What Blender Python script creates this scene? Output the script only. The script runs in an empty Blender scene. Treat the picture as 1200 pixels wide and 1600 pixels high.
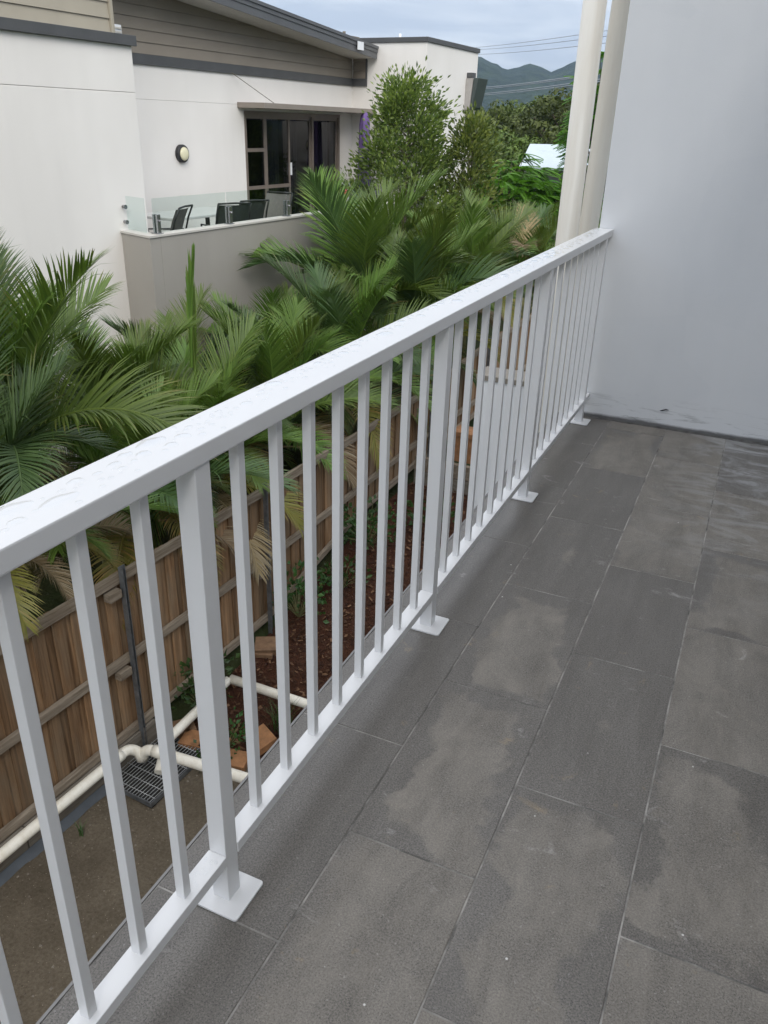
import bpy, bmesh, math, random
from mathutils import Vector, Matrix, noise
R = math.radians
rnd = random.Random(11)
S = bpy.context.scene
COL = S.collection

# ------------------------------------------------------------------ camera
H_EYE = 1.4117
YAW, PITCH, ROLL = R(-23.833), R(25.652), R(1.7245)
f_ = Vector((math.sin(YAW)*math.cos(PITCH), math.cos(YAW)*math.cos(PITCH), -math.sin(PITCH)))
r_ = Vector((math.cos(YAW), -math.sin(YAW), 0)); u_ = r_.cross(f_)
r2 = r_*math.cos(ROLL) + u_*math.sin(ROLL); u2 = -r_*math.sin(ROLL) + u_*math.cos(ROLL)
cam = bpy.data.cameras.new('camera'); co = bpy.data.objects.new('camera', cam); COL.objects.link(co)
co.matrix_world = Matrix(((r2.x, u2.x, -f_.x, 0), (r2.y, u2.y, -f_.y, 0), (r2.z, u2.z, -f_.z, H_EYE), (0, 0, 0, 1)))
cam.sensor_fit = 'VERTICAL'; cam.sensor_height = 36; cam.lens = 1261.14/1600*36
cam.clip_start = .05; cam.clip_end = 12000
S.camera = co
S.render.resolution_x, S.render.resolution_y = 768, 1024

# ------------------------------------------------------------------ sky, sun, exposure
W = bpy.data.worlds.new('World'); S.world = W; W.use_nodes = True
nt = W.node_tree; nt.nodes.clear()
def N(t, **k):
    n = nt.nodes.new(t)
    for a, b in k.items(): setattr(n, a, b)
    return n
out = N('ShaderNodeOutputWorld'); bg = N('ShaderNodeBackground'); bg.inputs[1].default_value = .1
sky = N('ShaderNodeTexSky', sky_type='NISHITA'); sky.sun_disc = False
SUN_EL, SUN_AZ = R(36), R(142)
sky.sun_elevation = SUN_EL; sky.sun_rotation = SUN_AZ
tc = N('ShaderNodeTexCoord'); sep = N('ShaderNodeSeparateXYZ'); nt.links.new(tc.outputs['Generated'], sep.inputs[0])
mp = N('ShaderNodeMapping'); mp.inputs['Scale'].default_value = (3.0, 3.0, 20); nt.links.new(tc.outputs['Generated'], mp.inputs[0])
nz = N('ShaderNodeTexNoise'); nz.inputs['Scale'].default_value = 1.6; nz.inputs['Detail'].default_value = 6; nz.inputs['Roughness'].default_value = .55
nz.inputs['Distortion'].default_value = .4
nt.links.new(mp.outputs[0], nz.inputs[0])
cr = N('ShaderNodeValToRGB'); cr.color_ramp.elements[0].position = .36; cr.color_ramp.elements[1].position = .66
cr.color_ramp.elements[0].color = (4.7, 5.4, 6.6, 1); cr.color_ramp.elements[1].color = (7.4, 8.0, 8.7, 1)
nt.links.new(nz.outputs[0], cr.inputs[0])
# overcast luminance: brighter towards the zenith
mr = N('ShaderNodeMapRange'); mr.inputs[1].default_value = 0; mr.inputs[2].default_value = 1; mr.inputs[3].default_value = .49; mr.inputs[4].default_value = 1.42
nt.links.new(sep.outputs[2], mr.inputs[0])
mul = N('ShaderNodeMixRGB', blend_type='MULTIPLY'); mul.inputs[0].default_value = 1
nt.links.new(cr.outputs[0], mul.inputs[1]); nt.links.new(mr.outputs[0], mul.inputs[2])
mx = N('ShaderNodeMixRGB'); mx.inputs[0].default_value = .94
nt.links.new(sky.outputs[0], mx.inputs[1]); # the cloud deck is greyer blue low down and whiter overhead
tn = N('ShaderNodeMixRGB'); tn.inputs[1].default_value = (1, 1, 1, 1); tn.inputs[2].default_value = (1.15, 1.04, .93, 1); nt.links.new(sep.outputs[2], tn.inputs[0])
mul2 = N('ShaderNodeMixRGB', blend_type='MULTIPLY'); mul2.inputs[0].default_value = 1; nt.links.new(mul.outputs[0], mul2.inputs[1]); nt.links.new(tn.outputs[0], mul2.inputs[2])
nt.links.new(mul2.outputs[0], mx.inputs[2])
nt.links.new(mx.outputs[0], bg.inputs[0]); nt.links.new(bg.outputs[0], out.inputs[0])
sl = bpy.data.lights.new('sun', 'SUN'); sl.energy = 1.15; sl.angle = R(35); sl.color = (1, .96, .9)
so = bpy.data.objects.new('sun', sl); COL.objects.link(so)
sd = Vector((math.sin(SUN_AZ)*math.cos(SUN_EL), math.cos(SUN_AZ)*math.cos(SUN_EL), math.sin(SUN_EL)))
so.rotation_euler = (-sd).to_track_quat('-Z', 'Y').to_euler(); so.location = (0, 0, 40)
S.view_settings.view_transform = 'Standard'; S.view_settings.look = 'None'
S.view_settings.exposure = 1.0; S.view_settings.gamma = 1; S.view_settings.use_curve_mapping = False
S.render.engine = 'CYCLES'
S.cycles.max_bounces = 8; S.cycles.transparent_max_bounces = 24; S.cycles.volume_bounces = 1

# ------------------------------------------------------------------ site frame: v across, u along (turned 3.5 degrees from the balcony)
SA = R(3.5)
def T(v, u, z): return Vector((v*math.cos(SA)+u*math.sin(SA), -v*math.sin(SA)+u*math.cos(SA), z))
def ID(x, y, z): return Vector((x, y, z))

# ------------------------------------------------------------------ mesh helpers
class MB:
    def __init__(s, tf=ID): s.v = []; s.f = []; s.tf = tf; s.sm = []; s.col = None
    def add(s, vs, fs, smooth=False):
        b = len(s.v); s.v += [s.tf(*p) for p in vs]
        for f in fs: s.f.append(tuple(b+i for i in f)); s.sm.append(smooth)
    def box(s, a, b):
        (x0, y0, z0), (x1, y1, z1) = a, b
        s.add([(x0, y0, z0), (x1, y0, z0), (x1, y1, z0), (x0, y1, z0), (x0, y0, z1), (x1, y0, z1), (x1, y1, z1), (x0, y1, z1)],
              [(3, 2, 1, 0), (4, 5, 6, 7), (0, 1, 5, 4), (1, 2, 6, 5), (2, 3, 7, 6), (3, 0, 4, 7)]); return s
    def hexa(s, pts):   # 8 points, bottom ring then top ring
        s.add(pts, [(3, 2, 1, 0), (4, 5, 6, 7), (0, 1, 5, 4), (1, 2, 6, 5), (2, 3, 7, 6), (3, 0, 4, 7)]); return s
    def prism(s, poly, fn, d0, d1):  # poly of (a,b); fn(a,b,d) -> point
        n = len(poly)
        s.add([fn(a, b, d0) for a, b in poly]+[fn(a, b, d1) for a, b in poly],
              [tuple(range(n-1, -1, -1)), tuple(range(n, 2*n))]+[(i, (i+1) % n, n+(i+1) % n, n+i) for i in range(n)]); return s
    def tube(s, path, rad, n=12, cap=True, smooth=True):
        P = [Vector(p) for p in path]; k = len(P)
        rs = rad if isinstance(rad, (list, tuple)) else [rad]*k
        vs = []; ref = None
        for i in range(k):
            t = (P[min(i+1, k-1)]-P[max(i-1, 0)]).normalized()
            if ref is None: ref = Vector((0, 0, 1)) if abs(t.z) < .9 else Vector((1, 0, 0))
            a = t.cross(ref).normalized(); b = a.cross(t).normalized(); ref = b
            for j in range(n):
                q = 2*math.pi*j/n; w = P[i]+(a*math.cos(q)+b*math.sin(q))*rs[i]; vs.append(tuple(w))
        fs = [(i*n+j, i*n+(j+1) % n, (i+1)*n+(j+1) % n, (i+1)*n+j) for i in range(k-1) for j in range(n)]
        s.add(vs, fs, smooth)
        if cap:
            s.add([vs[j] for j in range(n)], [tuple(range(n-1, -1, -1))]); s.add([vs[(k-1)*n+j] for j in range(n)], [tuple(range(n))])
        return s
    def lathe(s, prof, o, ax=(0, 0, 1), n=24):   # prof of (r, h)
        ax = Vector(ax).normalized(); ref = Vector((0, 0, 1)) if abs(ax.z) < .9 else Vector((1, 0, 0))
        a = ax.cross(ref).normalized(); b = ax.cross(a); o = Vector(o); vs = []
        for r, h in prof:
            for j in range(n):
                q = 2*math.pi*j/n; vs.append(tuple(o+ax*h+(a*math.cos(q)+b*math.sin(q))*r))
        k = len(prof)
        s.add(vs, [(i*n+j, (i+1)*n+j, (i+1)*n+(j+1) % n, i*n+(j+1) % n) for i in range(k-1) for j in range(n)], True)
        s.add(vs[(k-1)*n:], [tuple(range(n-1, -1, -1))]); s.add(vs[:n], [tuple(range(n))]); return s
    def mesh(s, name, m, bevel=0, off=Vector((0, 0, 0)), seg=2):
        me = bpy.data.meshes.new(name); me.from_pydata([tuple(p-off) for p in s.v], [], s.f)
        me.polygons.foreach_set('use_smooth', s.sm); me.update()
        bm = bmesh.new(); bm.from_mesh(me)
        if any(s.sm): bmesh.ops.remove_doubles(bm, verts=bm.verts, dist=1e-5)
        bmesh.ops.recalc_face_normals(bm, faces=bm.faces)
        if bevel: bmesh.ops.bevel(bm, geom=list(bm.edges), offset=bevel, segments=seg, affect='EDGES', profile=.6)
        bm.to_mesh(me); bm.free()
        if m: me.materials.append(m)
        return me
def root_of(p):
    while p.parent: p = p.parent
    return p
def link(name, me, parent=None, loc=None, **props):
    o = bpy.data.objects.new(name, me); COL.objects.link(o)
    if loc is not None: o.location = loc
    if parent is not None: o.parent = parent
    for k, v in props.items(): o[k] = v
    return o
def part(name, mb, m, parent, bevel=0, **props):     # geometry given in world space
    off = root_of(parent).location.copy()
    return link(name, mb.mesh(name, m, bevel, off), parent, **props)
def thing(name, label, cat, loc=(0, 0, 0), group=None):
    o = bpy.data.objects.new(name, None); COL.objects.link(o); o.location = loc; o.empty_display_size = .1
    o['label'] = label; o['category'] = cat
    if group: o['group'] = group
    return o
def solo(name, mb, m, label, cat, loc=(0, 0, 0), group=None, bevel=0):
    o = link(name, mb.mesh(name, m, bevel, Vector(loc)), None, loc); o['label'] = label; o['category'] = cat
    if group: o['group'] = group
    return o
def struct(name, mb, m, parent=None, bevel=0):
    o = link(name, mb.mesh(name, m, bevel)); o['kind'] = 'structure'; return o

# ------------------------------------------------------------------ material helpers
class G:
    def __init__(s, name):
        s.m = bpy.data.materials.new(name); s.m.use_nodes = True; s.t = s.m.node_tree; s.t.nodes.clear()
        s.o = s.n('ShaderNodeOutputMaterial'); s.b = s.n('ShaderNodeBsdfPrincipled'); s.l(s.b.outputs[0], s.o.inputs[0])
        s._tc = None
    def n(s, t, **k):
        x = s.t.nodes.new(t)
        for a, b in k.items(): setattr(x, a, b)
        return x
    def l(s, a, b): s.t.links.new(a, b)
    def inp(s, sock, v):
        if hasattr(v, 'links'): s.l(v, sock)
        elif isinstance(v, (tuple, list)) and sock.type == 'RGBA' and len(v) == 3: sock.default_value = (*v, 1)
        else: sock.default_value = v
    def tc(s, k='Object'):
        if not s._tc: s._tc = s.n('ShaderNodeTexCoord')
        return s._tc.outputs[k]
    def pos(s): return s.n('ShaderNodeNewGeometry').outputs['Position']
    def map(s, vec, scale=(1, 1, 1), rot=(0, 0, 0), loc=(0, 0, 0)):
        x = s.n('ShaderNodeMapping'); s.l(vec, x.inputs[0]); x.inputs['Scale'].default_value = scale; x.inputs['Rotation'].default_value = rot; x.inputs['Location'].default_value = loc
        return x.outputs[0]
    def noise(s, vec, scale, detail=4, rough=.55, dist=0, col=False):
        x = s.n('ShaderNodeTexNoise'); s.l(vec, x.inputs[0]); x.inputs['Scale'].default_value = scale; x.inputs['Detail'].default_value = detail
        x.inputs['Roughness'].default_value = rough; x.inputs['Distortion'].default_value = dist
        return x.outputs[1 if col else 0]
    def vor(s, vec, scale, out=0, **k):
        x = s.n('ShaderNodeTexVoronoi', **k); s.l(vec, x.inputs[0]); x.inputs['Scale'].default_value = scale; return x.outputs[out]
    def ramp(s, v, *stops):
        x = s.n('ShaderNodeValToRGB'); e = x.color_ramp.elements
        while len(e) < len(stops): e.new(.5)
        for i, (p, c) in enumerate(stops):
            e[i].position = p; e[i].color = (c, c, c, 1) if not isinstance(c, (tuple, list)) else (*c, 1)
        s.l(v, x.inputs[0]); return x.outputs[0]
    def mix(s, fac, a, b, mode='MIX'):
        x = s.n('ShaderNodeMixRGB', blend_type=mode); s.inp(x.inputs[0], fac); s.inp(x.inputs[1], a); s.inp(x.inputs[2], b); return x.outputs[0]
    def math(s, op, a, b=0., c=0.):
        x = s.n('ShaderNodeMath', operation=op); s.inp(x.inputs[0], a); s.inp(x.inputs[1], b); s.inp(x.inputs[2], c); return x.outputs[0]
    def rnd(s): return s.n('ShaderNodeObjectInfo').outputs['Random']
    def attr(s, name): return s.n('ShaderNodeAttribute', attribute_name=name).outputs['Color']
    def sep(s, v):
        x = s.n('ShaderNodeSeparateXYZ'); s.l(v, x.inputs[0]); return x.outputs
    def comb(s, x_, y_, z_):
        x = s.n('ShaderNodeCombineXYZ'); s.inp(x.inputs[0], x_); s.inp(x.inputs[1], y_); s.inp(x.inputs[2], z_); return x.outputs[0]
    def bump(s, h, strength=.3, dist=.01):
        x = s.n('ShaderNodeBump'); s.l(h, x.inputs['Height']); x.inputs['Strength'].default_value = strength; x.inputs['Distance'].default_value = dist
        s.l(x.outputs[0], s.b.inputs['Normal']); return s
    def set(s, **k):
        nm = dict(col='Base Color', rough='Roughness', metal='Metallic', spec='Specular IOR Level', trans='Transmission Weight', ior='IOR', coat='Coat Weight', alpha='Alpha', sheen='Sheen Weight')
        for a, v in k.items(): s.inp(s.b.inputs[nm[a]], v)
        return s
def hsv(g, col, h=.5, s=1., v=1.):
    x = g.n('ShaderNodeHueSaturation'); g.inp(x.inputs['Color'], col); g.inp(x.inputs['Hue'], h); g.inp(x.inputs['Saturation'], s); g.inp(x.inputs['Value'], v); return x.outputs[0]
def plain(name, col, rough=.5, var=.06, scale=6, bump=0, bscale=80, metal=0, spec=.5):
    g = G(name); n = g.noise(g.pos(), scale, 5, .6)
    c = g.mix(g.ramp(n, (.3, 0.), (.7, 1.)), tuple(x*(1-var) for x in col), tuple(min(1, x*(1+var)) for x in col))
    g.set(col=c, rough=rough, metal=metal, spec=spec)
    if bump: g.bump(g.noise(g.pos(), bscale, 3), bump, .004)
    return g.m

# white powder-coated aluminium
g = G('white_powdercoat'); n = g.noise(g.pos(), 3, 3)
g.set(col=g.mix(n, (.70, .71, .72), (.74, .745, .755)), rough=.28, spec=.5); g.bump(g.noise(g.pos(), 420, 2), .03, .001)
M_white = g.m
# rain water lying on the rail

# porcelain floor tiles: damp rim along the joints, dry middles, cement smears
g = G('grey_tile'); ob = g.tc('Object'); ps = g.pos(); rd = g.rnd()
offs = g.n('ShaderNodeVectorMath', operation='ADD'); g.l(ps, offs.inputs[0]); g.l(g.comb(g.math('MULTIPLY', rd, 37.), g.math('MULTIPLY', rd, 91.), 0.), offs.inputs[1])
pv = offs.outputs[0]
streak = g.noise(g.map(pv, (13, 2.2, 1)), 1.0, 6, .68)
fine = g.noise(pv, 260, 2, .7); speck = g.vor(pv, 210); mid = g.noise(pv, 14, 5, .6)
base = g.mix(g.ramp(streak, (.32, 0.), (.7, 1.)), (.110, .101, .090), (.158, .147, .133))
base = g.mix(g.ramp(fine, (.34, 0.), (.66, 1.)), g.mix(1., base, (.60, .60, .60), 'MULTIPLY'), g.mix(1., base, (1.34, 1.34, 1.34), 'MULTIPLY'))
base = g.mix(g.ramp(speck, (.13, 1.), (.22, 0.)), base, (.028, .028, .028))
base = g.mix(g.ramp(g.noise(pv, 120, 1), (.70, 0.), (.76, 1.)), base, (.21, .20, .19))
xyz = g.sep(ob)
ex = g.math('SUBTRACT', .1465, g.math('ABSOLUTE', xyz[0])); ey = g.math('SUBTRACT', .2985, g.math('ABSOLUTE', xyz[1]))
edge = g.math('MINIMUM', ex, ey)
rag = g.noise(pv, 7, 6, .6, .4); big = g.noise(ps, 1.7, 2)
thr = g.math('ADD', g.math('MULTIPLY', g.math('SUBTRACT', rag, .5), .26), g.math('MULTIPLY', g.math('SUBTRACT', big, .44), .30))
px_ = g.sep(ps)
thr = g.math('ADD', thr, g.ramp(rd, (.25, .16), (.30, .0), (.6, .0), (.7, 0.)))
thr = g.math('SUBTRACT', thr, g.ramp(rd, (.55, 0.), (.75, .09)))
damp = g.ramp(g.math('ADD', g.math('SUBTRACT', edge, thr), .5), (.513, 1.), (.534, 0.))
dry_zone = g.ramp(g.math('ADD', g.math('MULTIPLY', px_[0], 1.), g.math('MULTIPLY', g.math('SUBTRACT', rag, .5), .12)), (.0, 1.), (.001, 1.))
under = g.ramp(g.math('ADD', g.math('ADD', px_[0], 1.), g.math('MULTIPLY', g.math('SUBTRACT', rag, .5), .1)), (.42, 1.), (.47, 0.))
wet = g.math('MAXIMUM', damp, under)
dusty = g.mix(g.math('MULTIPLY', g.ramp(g.noise(g.map(pv, (5, 3, 1)), 1.6, 8, .68, .6), (.40, 0.), (.68, 1.)), .42), base, (.255, .234, .205))
dry = g.mix(1., dusty, (1.20, 1.19, 1.165), 'MULTIPLY')
c = g.mix(wet, dry, base)
# cement dust near the wall, plus a few smears anywhere
near = g.ramp(g.math('DIVIDE', px_[1], 4.4), (.55, 0.), (.98, 1.))
nearx = g.ramp(g.math('ADD', g.math('MULTIPLY', px_[0], .5), .5), (.36, 0.), (.56, 1.))
sm = g.noise(g.map(ps, (2.2, 5.5, 1), rot=(0, 0, .5)), 1.6, 9, .66, 1.4)
smf = g.math('MULTIPLY', g.ramp(sm, (.47, 0.), (.62, 1.)), g.math('MULTIPLY', g.math('MULTIPLY', near, nearx), .75))
c = g.mix(smf, c, (.42, .43, .44))
sp = g.noise(g.map(ps, (5, 9, 1), rot=(0, 0, -.4)), 1.3, 9, .72, .8)
c = g.mix(g.math('MULTIPLY', g.ramp(sp, (.615, 0.), (.70, 1.)), .5), c, (.44, .43, .41))
ye = g.noise(g.map(ps, (6, 6, 1), loc=(3, 9, 0)), 1.5, 8, .7, .6)
c = g.mix(g.math('MULTIPLY', g.ramp(ye, (.63, 0.), (.72, 1.)), .5), c, (.34, .26, .15))
c = g.mix(g.ramp(g.vor(ps, 9), (.018, 1.), (.028, 0.)), c, (.62, .61, .58))
rgh = g.math('ADD', g.math('MULTIPLY', wet, -.2), g.math('ADD', .50, g.math('MULTIPLY', fine, .12)))
g.set(col=c, rough=rgh, spec=.5); g.bump(g.math('ADD', g.math('MULTIPLY', fine, .5), mid), .22, .0012)
M_tile = g.m
g = G('grout'); n = g.noise(g.pos(), 8, 6, .65)
g.set(col=g.mix(g.ramp(n, (.38, 0.), (.62, 1.)), (.10, .097, .09), (.38, .365, .34)), rough=.85); M_grout = g.m
M_trim = plain('tile_trim_metal', (.20, .195, .19), .4, metal=.5)
M_conc = plain('concrete', (.36, .35, .33), .85, .12, 4, .4, 60)

# painted end wall with roller patches and a cement foot
g = G('painted_wall'); ps = g.pos(); z = g.sep(ps)[2]; xw = g.sep(ps)[0]
blot = g.noise(g.map(ps, (1.1, 1.1, 1.1)), 1.4, 5, .55, .5)
roll = g.noise(g.map(ps, (3, 3, .5)), 2.2, 4, .55); pat = g.vor(g.map(ps, (1.3, 1, 2.1)), 1.1, 1)
tone = g.math('ADD', g.math('MULTIPLY', blot, .6), g.math('MULTIPLY', roll, .4))
c = g.mix(g.ramp(tone, (.36, 0.), (.64, 1.)), (.68, .70, .72), (.73, .745, .76))
pt = g.sep(pat)[0]
c = g.mix(g.math('MULTIPLY', g.ramp(pt, (.3, 0.), (.34, 1.)), .16), c, (.77, .78, .79))
c = g.mix(g.math('MULTIPLY', g.ramp(g.noise(ps, 34, 6, .7), (.55, 0.), (.8, 1.)), .18), c, (.74, .75, .76))
wv = g.math('MULTIPLY', g.noise(g.map(ps, (5, 1, 5)), 1., 5, .6), .03)
foot = g.ramp(g.math('ADD', g.math('SUBTRACT', z, wv), .5), (.502, 1.), (.515, 0.))
sme = g.math('MULTIPLY', g.ramp(z, (.03, 1.), (.17, 0.)), g.ramp(g.noise(g.map(ps, (3.5, 1, 26)), 1.3, 8, .7, .9), (.53, 0.), (.66, 1.)))
c = g.mix(g.math('MULTIPLY', sme, .75), c, (.21, .22, .22)); c = g.mix(foot, c, (.15, .15, .15))
g.set(col=c, rough=.62, spec=.35); g.bump(g.math('ADD', g.noise(ps, 190, 3), g.math('MULTIPLY', g.noise(g.map(ps, (9, 9, 3)), 1., 3), 1.6)), .16, .003)
M_wall = g.m
M_fillet = plain('cement_fillet', (.085, .083, .08), .8, .5, 20, .8, 50)
M_joint = plain('black_gap', (.02, .02, .02), .9)

# timber
g = G('fence_timber'); ob = g.tc('Object'); rd = g.rnd(); sh = g.n('ShaderNodeVectorMath', operation='ADD'); g.l(ob, sh.inputs[0]); g.l(g.comb(g.math('MULTIPLY', rd, 50.), g.math('MULTIPLY', rd, 23.), g.math('MULTIPLY', rd, 71.)), sh.inputs[1])
v = sh.outputs[0]; gr = g.noise(g.map(v, (34, 34, 1.3)), 1., 6, .65, .6); bl = g.noise(g.map(v, (5, 5, 1.2)), 1., 4, .6)
c = g.mix(g.ramp(gr, (.3, 0.), (.72, 1.)), (.078, .039, .015), (.29, .165, .075))
c = g.mix(g.ramp(bl, (.42, 0.), (.7, .75)), c, (.20, .150, .095))
c = hsv(g, c, .5, .92, g.math('ADD', .72, g.math('MULTIPLY', rd, .6)))
g.set(col=c, rough=.8, spec=.25); g.bump(gr, .4, .004); M_paling = g.m
g = G('pebbles'); g.set(col=g.mix(g.attr('tint'), (.09, .07, .05), (.25, .22, .18)), rough=.9, spec=.2); M_peb = g.m
g = G('weathered_rail'); ob = g.pos(); gr = g.noise(g.map(ob, (30, 2, 40), rot=(0, 0, -SA)), 1., 6, .65, .4)
g.set(col=g.mix(g.ramp(gr, (.3, 0.), (.7, 1.)), (.115, .088, .062), (.29, .245, .19)), rough=.85, spec=.2); g.bump(gr, .5, .004); M_rail = g.m
g = G('grey_sleeper'); ob = g.pos(); gr = g.noise(g.map(ob, (20, 2, 30), rot=(0, 0, -SA)), 1., 6, .65, .4)
g.set(col=g.mix(g.ramp(gr, (.3, 0.), (.7, 1.)), (.10, .085, .065), (.24, .215, .18)), rough=.9, spec=.2); g.bump(gr, .5, .005); M_sleeper = g.m
M_steel = plain('galvanised_steel', (.17, .18, .19), .5, .3, 14, .2, 60, metal=.6)
M_flash = plain('blue_grey_flashing', (.06, .07, .082), .45, .25, 6, .5, 12)
M_grate = plain('galvanised_grate', (.5, .51, .51), .45, .2, 20, metal=.3)
M_pit = plain('pit_shade', (.018, .017, .016), .9)

# PVC
def pvc(name, c0, stain, amt):
    g = G(name); ps = g.pos(); n = g.noise(g.map(ps, (14, 14, 1.1)), 1., 6, .62); n2 = g.noise(ps, 5, 4)
    c = g.mix(g.math('MULTIPLY', g.ramp(n, (.42, 0.), (.75, 1.)), amt), c0, stain)
    c = g.mix(g.math('MULTIPLY', n2, .2), c, tuple(x*.8 for x in c0)); g.set(col=c, rough=.38, spec=.45); return g.m
M_pvc1 = pvc('white_pvc', (.70, .68, .62), (.50, .42, .31), .55)
M_pvc2 = pvc('stained_pvc', (.78, .74, .66), (.58, .49, .37), .5)
M_pvc3 = pvc('drain_pvc', (.80, .77, .68), (.50, .42, .28), .5)

# ground
g = G('sandy_soil'); ps = g.pos(); a = g.noise(ps, 2.2, 6, .65); b = g.noise(ps, 45, 5, .7); st = g.vor(ps, 55)
c = g.mix(g.ramp(a, (.3, 0.), (.7, 1.)), (.112, .092, .066), (.185, .155, .115)); c = g.mix(g.ramp(b, (.35, 0.), (.75, 1.)), g.mix(1., c, (.6, .58, .55), 'MULTIPLY'), c)
c = g.mix(g.ramp(g.vor(ps, 30), (.06, 1.), (.1, 0.)), c, (.34, .29, .22)); c = g.mix(g.ramp(g.noise(ps, 11, 6, .7), (.64, 0.), (.72, .8)), c, (.05, .036, .022))
g.set(col=c, rough=.95, spec=.15); g.bump(g.math('ADD', b, a), .7, .02); M_soil = g.m
g = G('red_mulch'); ps = g.pos(); a = g.noise(ps, 4, 6, .7); b = g.noise(ps, 60, 5, .75)
c = g.mix(g.ramp(b, (.3, 0.), (.72, 1.)), (.022, .009, .006), (.115, .048, .026)); c = g.mix(g.ramp(g.vor(ps, 40), (.08, 1.), (.13, 0.)), c, (.24, .14, .085))
c = g.mix(g.ramp(a, (.5, 0.), (.7, .6)), c, (.05, .028, .018))
g.set(col=c, rough=.95, spec=.15); g.bump(g.math('ADD', b, a), 1., .03); M_mulch = g.m
g = G('chips'); g.set(col=g.mix(g.attr('tint'), (.03, .013, .008), (.16, .09, .05)), rough=.9, spec=.15); M_chip = g.m
g = G('dark_ground'); ps = g.pos(); c = g.mix(g.ramp(g.noise(ps, .8, 8, .7), (.35, 0.), (.65, 1.)), (.028, .026, .012), (.035, .05, .018))
g.set(col=c, rough=1., spec=.1); g.bump(g.noise(ps, 6, 6), .8, .1); M_ground = g.m
M_brick = plain('terracotta', (.27, .13, .055), .85, .3, 16, .5, 70)
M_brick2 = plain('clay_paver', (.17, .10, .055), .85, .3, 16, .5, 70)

# neighbour's house
def render_mat(name, c0, c1, grime=.15):
    g = G(name); ps = g.pos(); n = g.noise(g.map(ps, (.5, .5, .35)), 1.5, 5, .55); st = g.noise(g.map(ps, (2.2, 2.2, .16)), 1.5, 5, .6)
    c = g.mix(g.ramp(n, (.35, 0.), (.65, 1.)), c0, c1); c = g.mix(g.math('MULTIPLY', g.ramp(st, (.52, 0.), (.8, 1.)), grime), c, tuple(x*.62 for x in c0))
    g.set(col=c, rough=.75, spec=.25); g.bump(g.noise(ps, 90, 3), .12, .003); return g.m
M_house = render_mat('cream_render', (.74, .715, .68), (.80, .775, .74), .10)
M_par = render_mat('greige_render', (.33, .31, .278), (.37, .348, .315), .1)
M_parcap = render_mat('pale_cap', (.50, .48, .44), (.56, .54, .50))
M_piercap = plain('beige_cap', (.21, .19, .16), .8)
M_board = plain('taupe_weatherboard', (.24, .208, .168), .6, .06, 2)  # gable boards; shade under the overhang is part of this darker colour
M_board_lit = plain('weatherboard_lit', (.36, .325, .255), .6, .06, 2)  # same cladding on the left wall, its stronger light put into the colour
M_band = plain('charcoal_trim', (.072, .074, .076), .5, .1, 4)
M_roof = plain('charcoal_metal', (.105, .108, .112), .4, .1, 3, metal=.2)
M_soffit = plain('cream_soffit', (.52, .50, .47), .7)
M_bronze = plain('bronze_frame', (.21, .175, .15), .4, .1, 10, metal=.2)
M_awn = plain('taupe_awning', (.24, .21, .18), .5)
M_room = plain('dark_room', (.045, .045, .05), .9)
M_curtain = plain('grey_curtain', (.16, .16, .19), .9)
M_blue = plain('navy_curtain', (.02, .022, .07), .9)
def glass(name, tint, refl):
    g = G(name); tr = g.n('ShaderNodeBsdfTransparent'); tr.inputs[0].default_value = (*tint, 1)
    gl = g.n('ShaderNodeBsdfGlossy'); gl.inputs['Roughness'].default_value = .02; gl.inputs[0].default_value = (1, 1, 1, 1)
    fr = g.n('ShaderNodeFresnel'); fr.inputs[0].default_value = 1.5; mxs = g.n('ShaderNodeMixShader')
    bf = g.n('ShaderNodeNewGeometry').outputs['Backfacing']; fac = g.math('MULTIPLY', g.math('MULTIPLY', fr.outputs[0], refl), g.math('SUBTRACT', 1., bf))
    g.l(fac, mxs.inputs[0]); g.l(tr.outputs[0], mxs.inputs[1]); g.l(gl.outputs[0], mxs.inputs[2]); g.l(mxs.outputs[0], g.o.inputs[0]); return g.m
M_water = glass('rain_water', (.975, .978, .98), 1.25)
M_pane = glass('tinted_pane', (.42, .44, .46), 1.0)
M_glass = glass('clear_balustrade_glass', (.90, .945, .935), 1.0)
M_inox = plain('stainless', (.42, .42, .43), .25, .1, 20, metal=.9)
M_black = plain('black_plastic', (.02, .02, .022), .5)
M_lens = plain('opal_lens', (.72, .68, .48), .35)
M_sling = plain('grey_sling', (.15, .14, .13), .8, .1, 30, .3, 300)
M_sling2 = plain('dark_sling', (.035, .04, .038), .8, .1, 30, .3, 300)
M_table = plain('pale_tabletop', (.6, .6, .58), .3)
M_purple = plain('purple_canvas', (.155, .10, .27), .85, .15, 8, .3, 40)
M_greybox = plain('grey_box', (.36, .34, .32), .5)
M_greenbox = plain('dark_green_box', (.05, .065, .062), .45)
M_wsheet = plain('white_sheet', (.74, .76, .78), .5)
M_red = plain('red_cloth', (.42, .06, .06), .8)
M_cloth = plain('grey_white_cloth', (.34, .33, .32), .85, .45, 40)

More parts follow.
